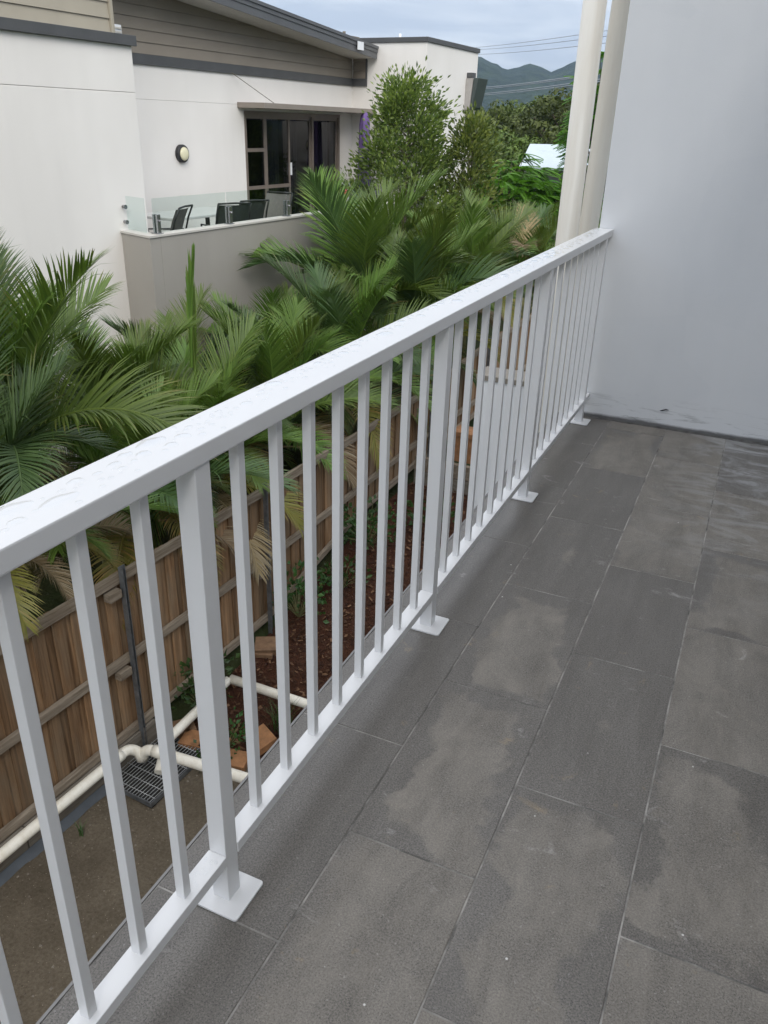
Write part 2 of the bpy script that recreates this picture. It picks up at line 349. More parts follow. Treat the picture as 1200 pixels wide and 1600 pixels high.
# foliage
def leaf_mat(name, dark, light, dead=(.23, .16, .06), trans=.22, rough=.42, deadamt=1.):
    g = G(name); rd = g.rnd(); at = g.sep(g.attr('tint'))
    c = g.mix(at[0], dark, light); c = hsv(g, c, g.math('ADD', .485, g.math('MULTIPLY', rd, .03)), 1., g.math('ADD', .75, g.math('MULTIPLY', rd, .55)))
    c = g.mix(g.math('MULTIPLY', at[1], deadamt), c, dead)
    g.set(col=c, rough=rough, spec=.45)
    tl = g.n('ShaderNodeBsdfTranslucent'); g.l(g.mix(1., c, (1.15, 1.25, .7), 'MULTIPLY'), tl.inputs[0])
    ms = g.n('ShaderNodeMixShader'); ms.inputs[0].default_value = trans; g.l(g.b.outputs[0], ms.inputs[1]); g.l(tl.outputs[0], ms.inputs[2]); g.l(ms.outputs[0], g.o.inputs[0]); return g.m
M_palm = leaf_mat('palm_leaf', (.034, .076, .013), (.150, .230, .040), rough=.45)
M_palmblue = leaf_mat('palm_leaf_blue', (.026, .062, .022), (.095, .155, .050), rough=.45)
M_palmyel = leaf_mat('palm_leaf_yellowing', (.12, .13, .025), (.22, .19, .04), (.30, .19, .06), .25)
M_palmdead = leaf_mat('palm_leaf_dry', (.17, .12, .06), (.30, .23, .13), (.34, .29, .20), .15, .7)
M_shrub = leaf_mat('shrub_leaf', (.042, .078, .018), (.25, .31, .075), trans=.28, rough=.38)
M_shrub2 = leaf_mat('shrub_leaf_pale', (.05, .10, .02), (.30, .37, .09), trans=.28, rough=.38)
M_bright = leaf_mat('bright_leaf', (.06, .17, .015), (.17, .37, .04), trans=.3, rough=.5)
M_forest = leaf_mat('forest_leaf', (.020, .040, .006), (.15, .205, .03), trans=.15, rough=.6)
M_forest2 = leaf_mat('forest_leaf_dark', (.014, .032, .008), (.06, .10, .018), trans=.15, rough=.6)
M_weed = leaf_mat('weed_leaf', (.025, .065, .016), (.06, .13, .03), trans=.25)
M_stem = plain('palm_stem', (.15, .15, .06), .6, .3, 12, .4, 40)
M_bark = plain('bark', (.085, .068, .05), .9, .3, 10, .6, 30)
g = G('forest_hills'); ps = g.pos(); n = g.noise(g.map(ps, (.02, .02, .02)), 1., 8, .7); n2 = g.vor(g.map(ps, (.07, .07, .07)), 1.)
c = g.mix(g.ramp(n, (.35, 0.), (.65, 1.)), (.010, .022, .012), (.036, .058, .024)); g.set(col=c, rough=1., spec=.05); g.bump(g.math('SUBTRACT', n, g.math('MULTIPLY', n2, .6)), 1., 14.); M_hill = g.m
M_whiteroof = plain('white_metal_roof', (.46, .53, .56), .5)
M_cable = plain('pale_cable', (.34, .36, .40), .6)

# ================================================================== SETTING
def sstep(a, b, x):
    t = max(0., min(1., (x-a)/(b-a))); return t*t*(3-2*t)
def gz(v, u):      # ground height in the site frame
    z = -3.5+.62*sstep(4.3, 8.6, u)
    z += (.42*sstep(-4.22, -4.42, v))*(1-sstep(4.3, 8.6, u)) if v < -4.2 else 0
    return z
def grid(fn, us, vs, tf, jit=0, seed=3):
    mb = MB(tf); nu, nv = len(us), len(vs)
    P = []
    for u in us:
        for v in vs: P.append((v, u, fn(v, u)))
    mb.add(P, [(i*nv+j, i*nv+j+1, (i+1)*nv+j+1, (i+1)*nv+j) for i in range(nu-1) for j in range(nv-1)], True); return mb
def lin(a, b, n): return [a+(b-a)*i/(n-1) for i in range(n)]

# one ground sheet to the foot of the hills
us = [-1900, -900, -400, -150, -60, -20, -8]+lin(-4, 26, 61)+[34, 50, 80, 140, 300, 600, 1100, 1900]
vs = [-1900, -900, -400, -150, -60, -30, -20]+lin(-14, -4.5, 20)+[-4.42, -4.32, -4.22, -4.2]+lin(-4, 4, 17)+[8, 20, 60, 150, 400, 900, 1900]
struct('ground', grid(lambda v, u: gz(v, u)-.02 - 1.6*sstep(16, 60, math.hypot(u, v)), us, vs, T), M_ground)
def soilz(v, u): return gz(v, u)+.018*noise.noise(Vector((v*2.2, u*2.2, 0)))+.008*noise.noise(Vector((v*9, u*9, 4)))
struct('bare_soil', grid(lambda v, u: soilz(v, u)+.012, lin(-2, 4.18, 90), lin(-4.19, -.6, 60), T), M_soil)
struct('garden_bed', grid(lambda v, u: soilz(v, u)+.035+.035*noise.noise(Vector((v*5, u*5, 9))), lin(4.18, 9.0, 110), lin(-4.19, -.6, 80), T), M_mulch)
# bark chips
mb = MB(T); tint = []
for i in range(7500):
    u = 4.2+4.7*rnd.random()**1.2; v = -4.15+3.2*rnd.random()
    z = soilz(v, u)+.055; L = rnd.uniform(.006, .026); w = L*rnd.uniform(.25, .6); a = rnd.uniform(0, 6.3); ti = rnd.uniform(-.5, .5)
    c, s_ = math.cos(a), math.sin(a)
    mb.add([(v+c*L-s_*w, u+s_*L+c*w, z+ti*L), (v-c*L-s_*w, u-s_*L+c*w, z-ti*L), (v-c*L+s_*w, u-s_*L-c*w, z-ti*L+.006), (v+c*L+s_*w, u+s_*L-c*w, z+ti*L+.004)], [(0, 1, 2, 3)])
    tint += [rnd.random()**2]*4
def settint(me, vals):
    a = me.color_attributes.new('tint', 'FLOAT_COLOR', 'POINT')
    flat = []
    for t in vals:
        if isinstance(t, tuple): flat += [t[0], t[1], 0, 1]
        else: flat += [t, t, t, 1]
    a.data.foreach_set('color', flat)
me = mb.mesh('bark_chips', M_chip); settint(me, tint)
o = link('bark_chips', me); o['kind'] = 'stuff'; o['label'] = 'red brown bark chips over the garden bed'; o['category'] = 'mulch'

mb = MB(T); tint = []
for i in range(1500):
    u = 1.2+2.95*rnd.random(); v = -4.12+1.5*rnd.random(); r = rnd.choice([.003, .004, .005, .008, .013])*rnd.uniform(.7, 1.2); z = soilz(v, u)+.012; a = rnd.uniform(0, 6)
    pts = [(v+r*math.cos(a+k*1.57)*rnd.uniform(.7, 1.2), u+r*math.sin(a+k*1.57)*rnd.uniform(.7, 1.2), z-.002) for k in range(4)]+[(v+rnd.uniform(-.3, .3)*r, u+rnd.uniform(-.3, .3)*r, z+r*.7)]
    mb.add(pts, [(0, 1, 4), (1, 2, 4), (2, 3, 4), (3, 0, 4)]); tint += [rnd.random()**2.2]*5
me = mb.mesh('pebbles', M_peb); settint(me, tint)
o = link('pebbles', me); o['kind'] = 'stuff'; o['label'] = 'small stones and soil crumbs on the bare soil'; o['category'] = 'gravel'
# hills: a forested ridge far away
prof = [(-80, 4.6), (-60, 5.2), (-40, 4.9), (-28, 4.3), (-21, 4.05), (-18.75, 3.86), (-17.9, 3.55), (-17.1, 3.22), (-16.5, 3.32), (-15.7, 3.52), (-15.0, 3.38), (-14.3, 3.12), (-13.8, 3.3), (-13.0, 3.62), (-12, 3.9), (-8, 4.6), (0, 4.2), (20, 3.4), (60, 3)]
def elev(a):
    for (a0, e0), (a1, e1) in zip(prof, prof[1:]):
        if a <= a1: t = (a-a0)/(a1-a0); return e0+(e1-e0)*(t*t*(3-2*t))
    return prof[-1][1]
mb = MB(); azs = lin(-80, 60, 421); rs = lin(650, 1750, 46); RP = 1450
P = []
for r in rs:
    for a in azs:
        top = math.tan(R(elev(a)))*RP+1.4
        x = r*math.sin(R(a)); y = r*math.cos(R(a))
        k = sstep(650, RP, r)**1.3 if r < RP else 1-.5*sstep(RP, 1750, r)
        nz_ = noise.fractal(Vector((x*.006, y*.006, 2)), 1., 2.1, 5)*22*math.sin(math.pi*min(1, (r-650)/(RP-650)))+noise.noise(Vector((x*.05, y*.05, 7)))*1.6
        P.append((x, y, -6+(top+6)*k+nz_*.65))
n_ = len(azs)
mb.add(P, [(i*n_+j, i*n_+j+1, (i+1)*n_+j+1, (i+1)*n_+j) for i in range(len(rs)-1) for j in range(n_-1)], True)
struct('hills', mb, M_hill)
# haze over the distance
mb = MB(); mb.box((-1990, -1990, -9), (1990, 1990, 190))
g = G('haze_air'); g.t.nodes.remove(g.b); pvn = g.n('ShaderNodeVolumePrincipled'); pvn.inputs['Color'].default_value = (.58, .74, 1.0, 1); pvn.inputs['Density'].default_value = .00019; pvn.inputs['Anisotropy'].default_value = .2
g.l(pvn.outputs[0], g.o.inputs['Volume'])
hz = link('haze', mb.mesh('haze', g.m)); hz['kind'] = 'stuff'; hz['label'] = 'thin humid haze over the distant hills'; hz['category'] = 'haze'

# ------------------------------------------------------------------ balcony
XA, TW, TL = -.5794, .2953, .6
mb = MB(); mb.box((-.870, -2.2, -.30), (2.895, 4.305, -.0014))
fl = struct('balcony_floor', mb, M_grout)
tile_cache = {}
def tile(x0, x1, y0, y1):
    gap = .0019; w, l = round(x1-x0-2*gap, 4), round(y1-y0-2*gap, 4)
    if (w, l) not in tile_cache:
        m_ = MB(); m_.box((-w/2, -l/2, -.0095), (w/2, l/2, 0)); tile_cache[(w, l)] = m_.mesh('floor_tile', M_tile, .0012, seg=1)
    o = link('floor_tile', tile_cache[(w, l)], fl, ((x0+x1)/2, (y0+y1)/2, rnd.uniform(-.0006, .0006)))
cols = [(-.866, XA, .8734)]+[(XA+i*TW, XA+(i+1)*TW, 1.1720+.2995*i) for i in range(12)]
for x0, x1, ph in cols:
    y = ph-TL*6
    while y < 4.30:
        a, b = max(y, -2.2), min(y+TL, 4.302)
        if b-a > .02: tile(x0, x1, a, b)
        y += TL
mb = MB(); mb.box((-.8725, -2.2, -.045), (-.8665, 4.305, .0015)); part('edge_trim', mb, M_trim, fl)

# end wall
ew = thing('rendered_wall', 'pale grey painted end wall of the balcony with cement smears at its foot', 'wall', (.6, 4.31, 0))
mb = MB(); mb.box((-.777, 4.312, -3.4), (3.2, 4.56, 5.0)); part('wall_face', mb, M_wall, ew, .004)
mb = MB()
xs = lin(-.775, 2.2, 150)
for a, b in zip(xs, xs[1:]):
    def hh(x): return (.006)+.006*noise.noise(Vector((x*5, 0, 3)))+.004*noise.noise(Vector((x*21, 2, 3)))
    def dd(x): return 4.302-.008-.012*abs(noise.noise(Vector((x*7, 8, 1))))-.006*noise.noise(Vector((x*30, 8, 1)))
    mb.add([(a, 4.312, hh(a)), (b, 4.312, hh(b)), (b, dd(b)+.006, hh(b)*.5), (a, dd(a)+.006, hh(a)*.5), (b, dd(b), -.002), (a, dd(a), -.002)], [(0, 1, 2, 3), (3, 2, 4, 5)])
part('cement_fillet', mb, M_fillet, ew)
mb = MB(); pp = [(-.30+.001*i, 4.306-.001*i-.004*math.sin(i*.5), .098+.012*math.sin(i*.21)) for i in range(0, 40, 4)]
mb.tube([(-.335, 4.309, .093), (-.322, 4.303, .099), (-.305, 4.305, .106), (-.292, 4.309, .103)], [.001, .004, .003, .001], 6); part('dark_twig', mb, M_black, ew)  # small dark twig low on the wall
# the house this balcony belongs to (lower wall; unseen wall and soffit sized to block light)
bh = thing('home_building', 'white rendered house that carries the balcony', 'house', (1.9, 0, 0))
mb = MB(); mb.box((2.9, -7.0, -3.4), (3.15, 4.305, 7.0)); part('house_wall', mb, M_wall, bh)  # raised and lengthened to keep sun off the railing's inner faces
mb = MB(); mb.box((.5, -.5, 2.72), (2.895, 4.305, 2.95)); part('soffit', mb, M_soffit, bh)
mb = MB(); mb.box((-.70, -2.4, -3.6), (-.45, 4.30, -.32)); part('lower_wall', mb, M_house, bh)

# ------------------------------------------------------------------ white railing
ra = thing('balcony_railing', 'white aluminium railing with square balusters along the tiled balcony edge', 'railing', (-.729, .92, 0))
mb = MB(); mb.box((-.797, -2.1, .941), (-.7065, 4.309, .974)); top = part('top_rail', mb, M_white, ra, .003)
posts = [.921+1.0925*k for k in range(-3, 4)]
segs = [(a+.0192, b-.0192) for a, b in zip(posts, posts[1:])]+[(posts[-1]+.0192, 4.311)]
for a, b in segs:
    mb = MB(); mb.box((-.7495, a, .104), (-.7085, b, .130)); part('bottom_rail', mb, M_white, ra, .002)
pm = MB(); pm.box((-.019, -.019, .004), (.019, .019, .941)); pmesh = pm.mesh('post', M_white, .002)
bpm = MB(); n = 5; poly = []
for cx, cy, a0 in ((.044, .044, 0), (-.044, .044, 90), (-.044, -.044, 180), (.044, -.044, 270)):
    poly += [(cx+.007*math.cos(R(a0+90*i/4)), cy+.007*math.sin(R(a0+90*i/4))) for i in range(5)]
bpm.prism(poly, lambda a, b, d: (a, b, d), .0008, .006); bpmesh = bpm.mesh('base_plate', M_white, .0006, seg=1)
bm_ = MB(); bm_.box((-.0095, -.0095, .128), (.0095, .0095, .9415)); bmesh_ = bm_.mesh('baluster', M_white, .0016)
for k, y in enumerate(posts):
    p_ = link('post', pmesh, ra, Vector((-.729, y, 0))-ra.location)
    q_ = link('base_plate', bpmesh, p_, (.005, 0, 0))
for a, b in zip(posts, posts[1:]):
    for i in range(1, 9):
        link('baluster', bmesh_, ra, Vector((-.7315, a+(b-a)*i/9, 0))-ra.location)
# rain water on the top rail
mb = MB(); wr = random.Random(5); drops = []
def blob(cx, cy, rx, ry, h, z=.974, n=22):
    ph = wr.uniform(0, 9); rings = [(1., 0.), (.93, .55), (.75, .9), (.4, 1.)]
    vs = []
    for f, hh in rings:
        for j in range(n):
            q = 2*math.pi*j/n; k = 1+.22*noise.noise(Vector((math.cos(q)*1.4+ph, math.sin(q)*1.4, ph)))+.1*noise.noise(Vector((math.cos(q)*3+ph, math.sin(q)*3, ph)))
            vs.append((max(-.795, min(-.7085, cx+rx*f*k*math.cos(q))), cy+ry*f*k*math.sin(q), z+h*hh))
    vs.append((cx, cy, z+h)); L = len(vs)-1
    mb.add(vs, [(i*n+j, i*n+(j+1) % n, (i+1)*n+(j+1) % n, (i+1)*n+j) for i in range(3) for j in range(n)]+[(3*n+j, 3*n+(j+1) % n, L) for j in range(n)], True)
tries = 0
while len(drops) < 330 and tries < 9000:
    tries += 1
    y = .3+3.95*wr.random()**1.5; c_ = -.768+.016*math.sin(y*2.3); x = c_+wr.gauss(0, .012)
    ry = wr.choice([.004, .006, .009, .014, .022, .03]) ; rx = min(ry*wr.uniform(.55, .9), .016)
    if x-rx < -.793 or x+rx > -.712: continue
    if any(((x-a)/(rx+b+.001))**2+((y-c)/(ry+d+.001))**2 < 1 for a, b, c, d in drops): continue
    drops.append((x, rx, y, ry)); blob(x, y, rx, ry, .0013+.045*rx)
o = part('rain_water', mb, M_water, top); o['kind'] = 'stuff'
mb = MB(); drops = []
for i in range(40):
    y = .80+wr.random()*.09; x = -.742+wr.random()*.024; r0 = wr.uniform(.0015, .004); blob(x, y, r0, r0*1.2, .0009, .130, 12)
o = part('rain_drops', mb, M_water, ra); o['kind'] = 'stuff'

# ------------------------------------------------------------------ downpipes by the wall end
def pipe(name, path, r, m, label, loc, n=24, grp=None, sockets=()):
    t = thing(name, label, 'pipe', loc, grp); mb = MB(); mb.tube(path, r, n); part('pipe', mb, m, t)
    for a, b in sockets:
        mb = MB(); mb.tube([a, b], r*1.09, n); part('socket', mb, m, t)
    return t
pipe('downpipe', [(-.957, 4.42, -3.2), (-.957, 4.42, 2.8)], .0555, M_pvc1, 'white downpipe, thicker and nearer of two behind the railing', (-.957, 4.42, -3.0), sockets=[((-.957, 4.42, -1.2), (-.957, 4.42, -1.1))])
pipe('downpipe', [(-.945, 4.76, -3.2), (-.918, 4.76, .9), (-.893, 4.76, 2.0), (-.874, 4.76, 2.8)], .0525, M_pvc2, 'cream stained downpipe squeezed between the whiter pipe and the end wall', (-.945, 4.76, -3.0))
# low white wall below, beyond the balcony edge
lw = thing('garden_pier', 'white rendered low wall with beige cap seen through the far balusters', 'wall', (-1.2, 5.1, -3))
mb = MB(); mb.box((-1.565, 5.02, -3.2), (-.70, 5.20, -.10)); part('wall_face', mb, M_wsheet, lw, .004)
mb = MB(); mb.box((-1.575, 5.005, -.097), (-.70, 5.24, -.062)); part('cap', mb, M_piercap, lw, .004)

# ------------------------------------------------------------------ paling fence
FV = -4.21
fe = thing('paling_fence', 'brown lapped paling fence along the garden below the balcony', 'fence', T(FV, 4, -3.4))
def fbot(u): return -3.2+.5*sstep(5.2, 8.2, u)+.16*sstep(8.2, 11, u)
def ftop(u): return -1.72+.3*sstep(8, 13, u)
u = -1.6; i = 0
pal = {}
while u < 14:
    z0 = round(fbot(u)-.04, 2); z1 = round(ftop(u)-.03+rnd.uniform(-.012, .012), 2)
    key = (z0, z1)
    if key not in pal:
        m_ = MB(T); off = T(0, 0, 0); m_.box((-.007, -.05, z0), (.007, .05, z1)); pal[key] = m_.mesh('paling', M_paling, .0015, seg=1)
    link('paling', pal[key], fe, T(FV-.048-(.016 if i % 2 else 0), u+rnd.uniform(-.004, .004), 0)-fe.location)
    u += .083; i += 1
def fence_rail(name, zf, h, d0, d1, us_):
    for a, b in zip(us_, us_[1:]):
        a2, b2 = a+.004, b-.004
        mb = MB(T); mb.hexa([(FV+d0, a2, zf(a2)), (FV+d1, a2, zf(a2)), (FV+d1, b2, zf(b2)), (FV+d0, b2, zf(b2)), (FV+d0, a2, zf(a2)+h), (FV+d1, a2, zf(a2)+h), (FV+d1, b2, zf(b2)+h), (FV+d0, b2, zf(b2)+h)])
        part(name, mb, M_rail, fe, .003)
us_ = [-1.6, .2, 2.0, 3.81, 5.66, 7.6, 9.4, 11.4, 14]
fence_rail('top_rail', lambda u: ftop(u)-.085, .085, -.036, .002, us_)
fence_rail('mid_rail', lambda u: -2.53+.16*sstep(6.5, 9, u), .07, -.036, .006, us_)
fence_rail('bottom_rail', lambda u: fbot(u)-.02, .07, -.036, .006, us_)
for u in us_[1:-1]:
    mb = MB(T); zt = ftop(u)+.06; mb.box((FV+.004, u-.028, -3.62), (FV+.012, u+.028, zt)); mb.box((FV+.012, u-.028, -3.62), (FV+.05, u-.021, zt)); mb.box((FV+.012, u+.021, -3.62), (FV+.022, u+.028, zt))
    p_ = part('post', mb, M_steel, fe)
    mb = MB(T)
    for z in (-1.8, -1.95, -2.2, -2.45, -2.6, -3.0): mb.lathe([(.006, 0), (.006, .004), (.002, .006)], (FV+.0121, u, z), (1, 0, 0), 8)
    part('bolt', mb, M_steel, p_)
for u, z in ((3.70, -1.90), (3.70, -2.62), (5.55, -2.62)):
    mb = MB(T); mb.box((FV-.03, u-.06, z), (FV+.04, u+.06, z+.07)); part('cleat', mb, M_rail, fe, .003)
# plinth below the fence on the left
for k, (a, b) in enumerate(((-1.6, .5), (.51, 2.6), (2.61, 3.96))):
    mb = MB(T); mb.box((FV-.03, a, -3.56), (FV+.02, b, -3.235)); part('plinth_board', mb, M_sleeper, fe, .004)
mb = MB(T)
uu = lin(-1.6, 3.35, 60)
for a, b in zip(uu, uu[1:]):
    def th(u): return -3.435+.02*noise.noise(Vector((u*3, 0, 5)))
    def bt(u): return FV+.085+.02*noise.noise(Vector((u*4, 3, 5)))
    mb.add([(FV+.028, a, th(a)), (FV+.028, b, th(b)), (bt(b), b, -3.485), (bt(a), a, -3.485)], [(0, 1, 2, 3)], True)
t = solo('flashing_strip', mb, M_flash, 'dark blue grey plastic flashing strip along the foot of the fence', 'flashing', T(FV+.05, 1, -3.48))

# ------------------------------------------------------------------ drains, grate, pavers
def elbow(c, d0, d1, r=.06, n=7):    # quarter bend at corner c, arriving along d0, leaving along d1
    c, d0, d1 = Vector(c), Vector(d0).normalized(), Vector(d1).normalized()
    return [tuple(c-d0*r*(1-math.sin(math.pi/2*i/(n-1))) + d1*r*(1-math.cos(math.pi/2*i/(n-1)))) for i in range(n)]
def spipe(label, path, r=.043, sock=None):
    t = thing('drain_pipe', label, 'pipe', T(*path[0]), 'white drain pipes on the ground by the fence'); mb = MB(T); mb.tube(path, r, 18); part('pipe', mb, M_pvc3, t)
    for a, b in (sock or []):
        mb = MB(T); mb.tube([a, b], r*1.12, 18); part('socket', mb, M_pvc3, t)
spipe('long white drain pipe running along the foot of the fence into the grate', [(-4.13, -1.6, -3.24), (-4.13, 3.3, -3.235)]+elbow((-4.13, 3.62, -3.235), (0, 1, 0), (.55, .1, -.6), .09)+[(-4.05, 3.63, -3.36)], sock=[((-4.13, 3.40, -3.235), (-4.13, 3.50, -3.235))])
spipe('white drain pipe crossing from the balcony to the grate, with a capped bend', [(-.9, 4.05, -3.22), (-3.0, 3.80, -3.24), (-3.93, 3.675, -3.25)]+elbow((-4.03, 3.66, -3.25), (-1, -.1, 0), (-.3, -.2, -1), .07)+[(-4.06, 3.65, -3.37)], .045, sock=[((-3.86, 3.685, -3.25), (-3.95, 3.672, -3.25))])
spipe('white drain pipe slanting along the fence above the clay pavers', [(-3.86, 3.62, -3.40), (-3.98, 3.86, -3.30), (-4.01, 4.72, -3.26)], .042)
spipe('white drain pipe crossing the red mulch towards the balcony', [(-4.0, 4.75, -3.26), (-3.2, 4.82, -3.28), (-.9, 5.05, -3.3)], .043)
gt = thing('drain_grate', 'square galvanised drain grate under the joined white pipes', 'grate', T(-4.02, 3.68, -3.48))
mb = MB(T); mb.box((-4.316, 3.364, -3.60), (-3.719, 4.023, -3.463))
part('sump', mb, M_pit, gt)  # solid block; near-black colour stands in for shade below the bars
mb = MB(T)
for a, b in (((-4.325, 3.355), (-3.71, 3.363)), ((-4.325, 4.024), (-3.71, 4.032)), ((-4.325, 3.363), (-4.317, 4.024)), ((-3.718, 3.363), (-3.71, 4.024))): mb.box((*a, -3.475), (*b, -3.429))
part('frame', mb, M_steel, gt)
for i in range(20):
    v = -4.317+.6*(i+.5)/20; mb = MB(T); mb.box((v-.0009, 3.363, -3.436), (v+.0009, 4.024, -3.430)); part('bar', mb, M_grate, gt)
for i in range(7):
    u = 3.363+.66*(i+.5)/7; mb = MB(T); mb.tube([(-4.317, u, -3.428), (-3.718, u, -3.428)], .0021, 6); part('cross_bar', mb, M_grate, gt)
pv_ = [(-3.90, 4.10, .2, 'orange clay paver next to the grate under the slanting pipe', 0), (-3.72, 4.14, .15, 'orange clay paver left of the thick front post, lying on soil', 0), (-4.10, 4.16, .9, 'dark clay paver against the fence foot behind the grate', 0), (-3.45, 4.08, .2, 'orange clay paver just right of the thick front post beside the pipe', 0), (-3.36, 4.34, -.5, 'clay paver tilted up against the balcony edge near the grass tuft', .14), (-4.08, 5.36, .3, 'dark clay brick at the fence foot beyond the crossing pipe', 0), (-4.06, 5.40, .5, 'brown clay brick propped on another at the fence foot', .1)]
for v, u, a, lab, dz in pv_:
    z = gz(v, u)+.045+dz*.5; mb = MB(); L, w, h = .115, .095, .035
    M_ = Matrix.Rotation(a, 4, 'Z') @ Matrix.Rotation(dz*2, 4, 'X')
    mb.tf = lambda x, y, z_, M_=M_, c=T(v, u, z): M_ @ Vector((x, y, z_))+c
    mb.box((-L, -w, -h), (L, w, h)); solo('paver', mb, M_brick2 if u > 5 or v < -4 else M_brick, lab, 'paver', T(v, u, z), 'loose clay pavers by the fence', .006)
# timber retaining wall and things at the far end of the bed
rw = thing('retaining_wall', 'low timber sleeper retaining wall across the far end of the mulch bed', 'retaining wall', T(-3, 8.9, -3))
for k, z in enumerate((-3.05, -2.85, -2.65)):
    mb = MB(T); mb.box((-4.15, 8.85, z), (-.9, 8.92, z+.19)); part('sleeper', mb, M_sleeper if k < 2 else M_rail, rw, .005)
mb = MB(T); mb.box((-3.66, 8.96, -2.46), (-3.42, 9.2, -2.12)); mb.box((-3.70, 8.94, -2.12), (-3.38, 9.22, -2.05))
solo('terracotta_pot', mb, M_brick, 'square terracotta pot standing behind the timber retaining wall', 'pot', T(-3.55, 9.05, -2.46), bevel=.01)

# ================================================================== NEIGHBOUR'S HOUSE
hs = thing('white_house', 'cream rendered house next door with taupe weatherboard gable and charcoal trims', 'house', T(-9, 12, -3))
RV, LV, TU, TV = -9.5, -7.5, 16.36, -7.817
mb = MB(T); mb.box((-10.2, -8, -3.4), (LV, 7.93, 1.660)); part('wall', mb, M_house, hs, .006)
mb = MB(T); mb.box((-10.2, -8, 1.663), (LV+.001, 7.931, 2.131)); part('wall', mb, M_house, hs, .006)
mb = MB(T)   # recessed wall with the door opening 12.63..15.85, -.55..1.55
mb.box((-9.75, 7.94, -3.4), (RV, 12.63, 1.649)); part('wall', mb, M_house, hs)
mb = MB(T); mb.box((-9.75, 7.94, 1.652), (RV+.001, 16.36, 2.102)); part('wall', mb, M_house, hs)
mb = MB(T); mb.box((-9.75, 15.86, -3.4), (RV, 16.36, 1.645)); mb.box((-9.75, 12.63, 1.56), (RV, 15.86, 1.645)); mb.box((-9.75, 12.63, -3.4), (RV, 15.86, -.58)); part('wall', mb, M_house, hs)
mb = MB(T); mb.box((-15.5, TU, -3.4), (TV, 19.0, 2.88)); part('tower', mb, M_house, hs, .006)
mb = MB(T); mb.box((-15.6, TU-.03, 2.88), (TV+.03, 19.03, 2.965)); part('capping', mb, M_band, hs, .004)
mb = MB(T); mb.box((LV-.3, -8, 2.131), (LV+.05, 7.97, 2.235)); part('trim_band', mb, M_band, hs, .004)
mb = MB(T); mb.box((RV-.05, 7.98, 2.103), (RV+.035, TU-.003, 2.24)); part('trim_band', mb, M_band, hs, .004)
mb = MB(T); mb.box((RV+.036, TU-.035, 2.103), (-9.15, TU-.002, 2.24)); part('trim_band', mb, M_band, hs, .003)
def sz(u): return 3.005-.0785*(u-11.1)
def board(v, u0, z0, z1, u1b, u1t, m, lap=.014):
    mb = MB(T); mb.hexa([(v, u0, z0), (v+lap+.008, u0, z0), (v+lap+.008, u1b, z0), (v, u1b, z0), (v, u0, z1), (v+.006, u0, z1), (v+.006, u1t, z1), (v, u1t, z1)]); part('weatherboard', mb, m, hs)
z = 2.243
while z < 3.5:
    z1 = z+.152
    def ue(zz): return max(8.0, min(TU-.04, 11.1+(3.005-zz)/.0785))
    if ue(z) > 8.3: board(RV+.004, 7.98, z, z1-.002, ue(z), ue(z1), M_board)
    z = z1
mb = MB(T); mb.box((-9.7, 7.98, 2.24), (RV+.003, TU-.002, 2.55)); mb.hexa([(-9.7, 7.98, 2.55), (RV+.003, 7.98, 2.55), (RV+.003, TU-.01, 2.55), (-9.7, TU-.01, 2.55), (-9.7, 7.98, sz(7.98)), (RV+.003, 7.98, sz(7.98)), (RV+.003, TU-.01, sz(TU)), (-9.7, TU-.01, sz(TU))]); part('gable_backing', mb, M_board, hs)
z = 2.243
while z < 2.6:
    mb = MB(T); mb.hexa([(RV+.03, TU-.024, z), (-9.17, TU-.024, z), (-9.17, TU-.002, z), (RV+.03, TU-.002, z), (RV+.03, TU-.008, z+.15), (-9.17, TU-.008, z+.15), (-9.17, TU-.002, z+.15), (RV+.03, TU-.002, z+.15)]); part('weatherboard', mb, M_board, hs); z += .152
mb = MB(T); mb.box((-9.17, TU-.03, 2.103), (-9.14, TU-.002, 2.60)); part('corner_trim', mb, M_band, hs)
z = 2.238
while z < 4.0:
    board(-7.74, -8, z, z+.158, 7.86, 7.86, M_board_lit); z += .16
mb = MB(T); mb.box((-10.2, -8, 2.236), (-7.741, 7.86, 4.0)); part('upper_wall', mb, M_board_lit, hs)
mb = MB(T); mb.box((-7.74, 7.865, 2.238), (-7.70, 7.91, 4.0)); part('corner_trim', mb, M_board_lit, hs, .003)
# vent
mb = MB(T); mb.box((-8.5, 8.60, 2.245), (-8.44, 8.78, 2.44)); vt = part('wall_vent', mb, M_wsheet, hs)
for k in range(4):
    mb = MB(T); mb.box((-8.44, 8.61, 2.26+.044*k), (-8.425, 8.77, 2.28+.044*k)); part('slat', mb, M_parcap, vt)
# roof
def roofp(v, u, t): return (v, u, sz(u)+t)
mb = MB(T); mb.hexa([roofp(-16, 6, 0), roofp(-8.95, 6, 0), roofp(-8.95, 16.30, 0), roofp(-16, 16.30, 0), roofp(-16, 6, .03), roofp(-8.95, 6, .03), roofp(-8.95, 16.30, .03), roofp(-16, 16.30, .03)]); part('soffit', mb, M_soffit, hs)
mb = MB(T); mb.hexa([roofp(-16, 6, .033), roofp(-8.92, 6, .033), roofp(-8.92, 16.30, .033), roofp(-16, 16.30, .033), roofp(-16, 6, .20), roofp(-8.92, 6, .20), roofp(-8.92, 16.30, .20), roofp(-16, 16.30, .20)]); part('roof', mb, M_roof, hs)
mb = MB(T)
for t0, t1, v in ((-.012, .10, -8.90), (.10, .165, -8.885), (.165, .215, -8.865)):
    mb.hexa([roofp(-8.92, 6, t0), roofp(v, 6, t0), roofp(v, 16.32, t0), roofp(-8.92, 16.32, t0), roofp(-8.92, 6, t1), roofp(v, 6, t1), roofp(v, 16.32, t1), roofp(-8.92, 16.32, t1)])
part('barge_board', mb, M_roof, hs)
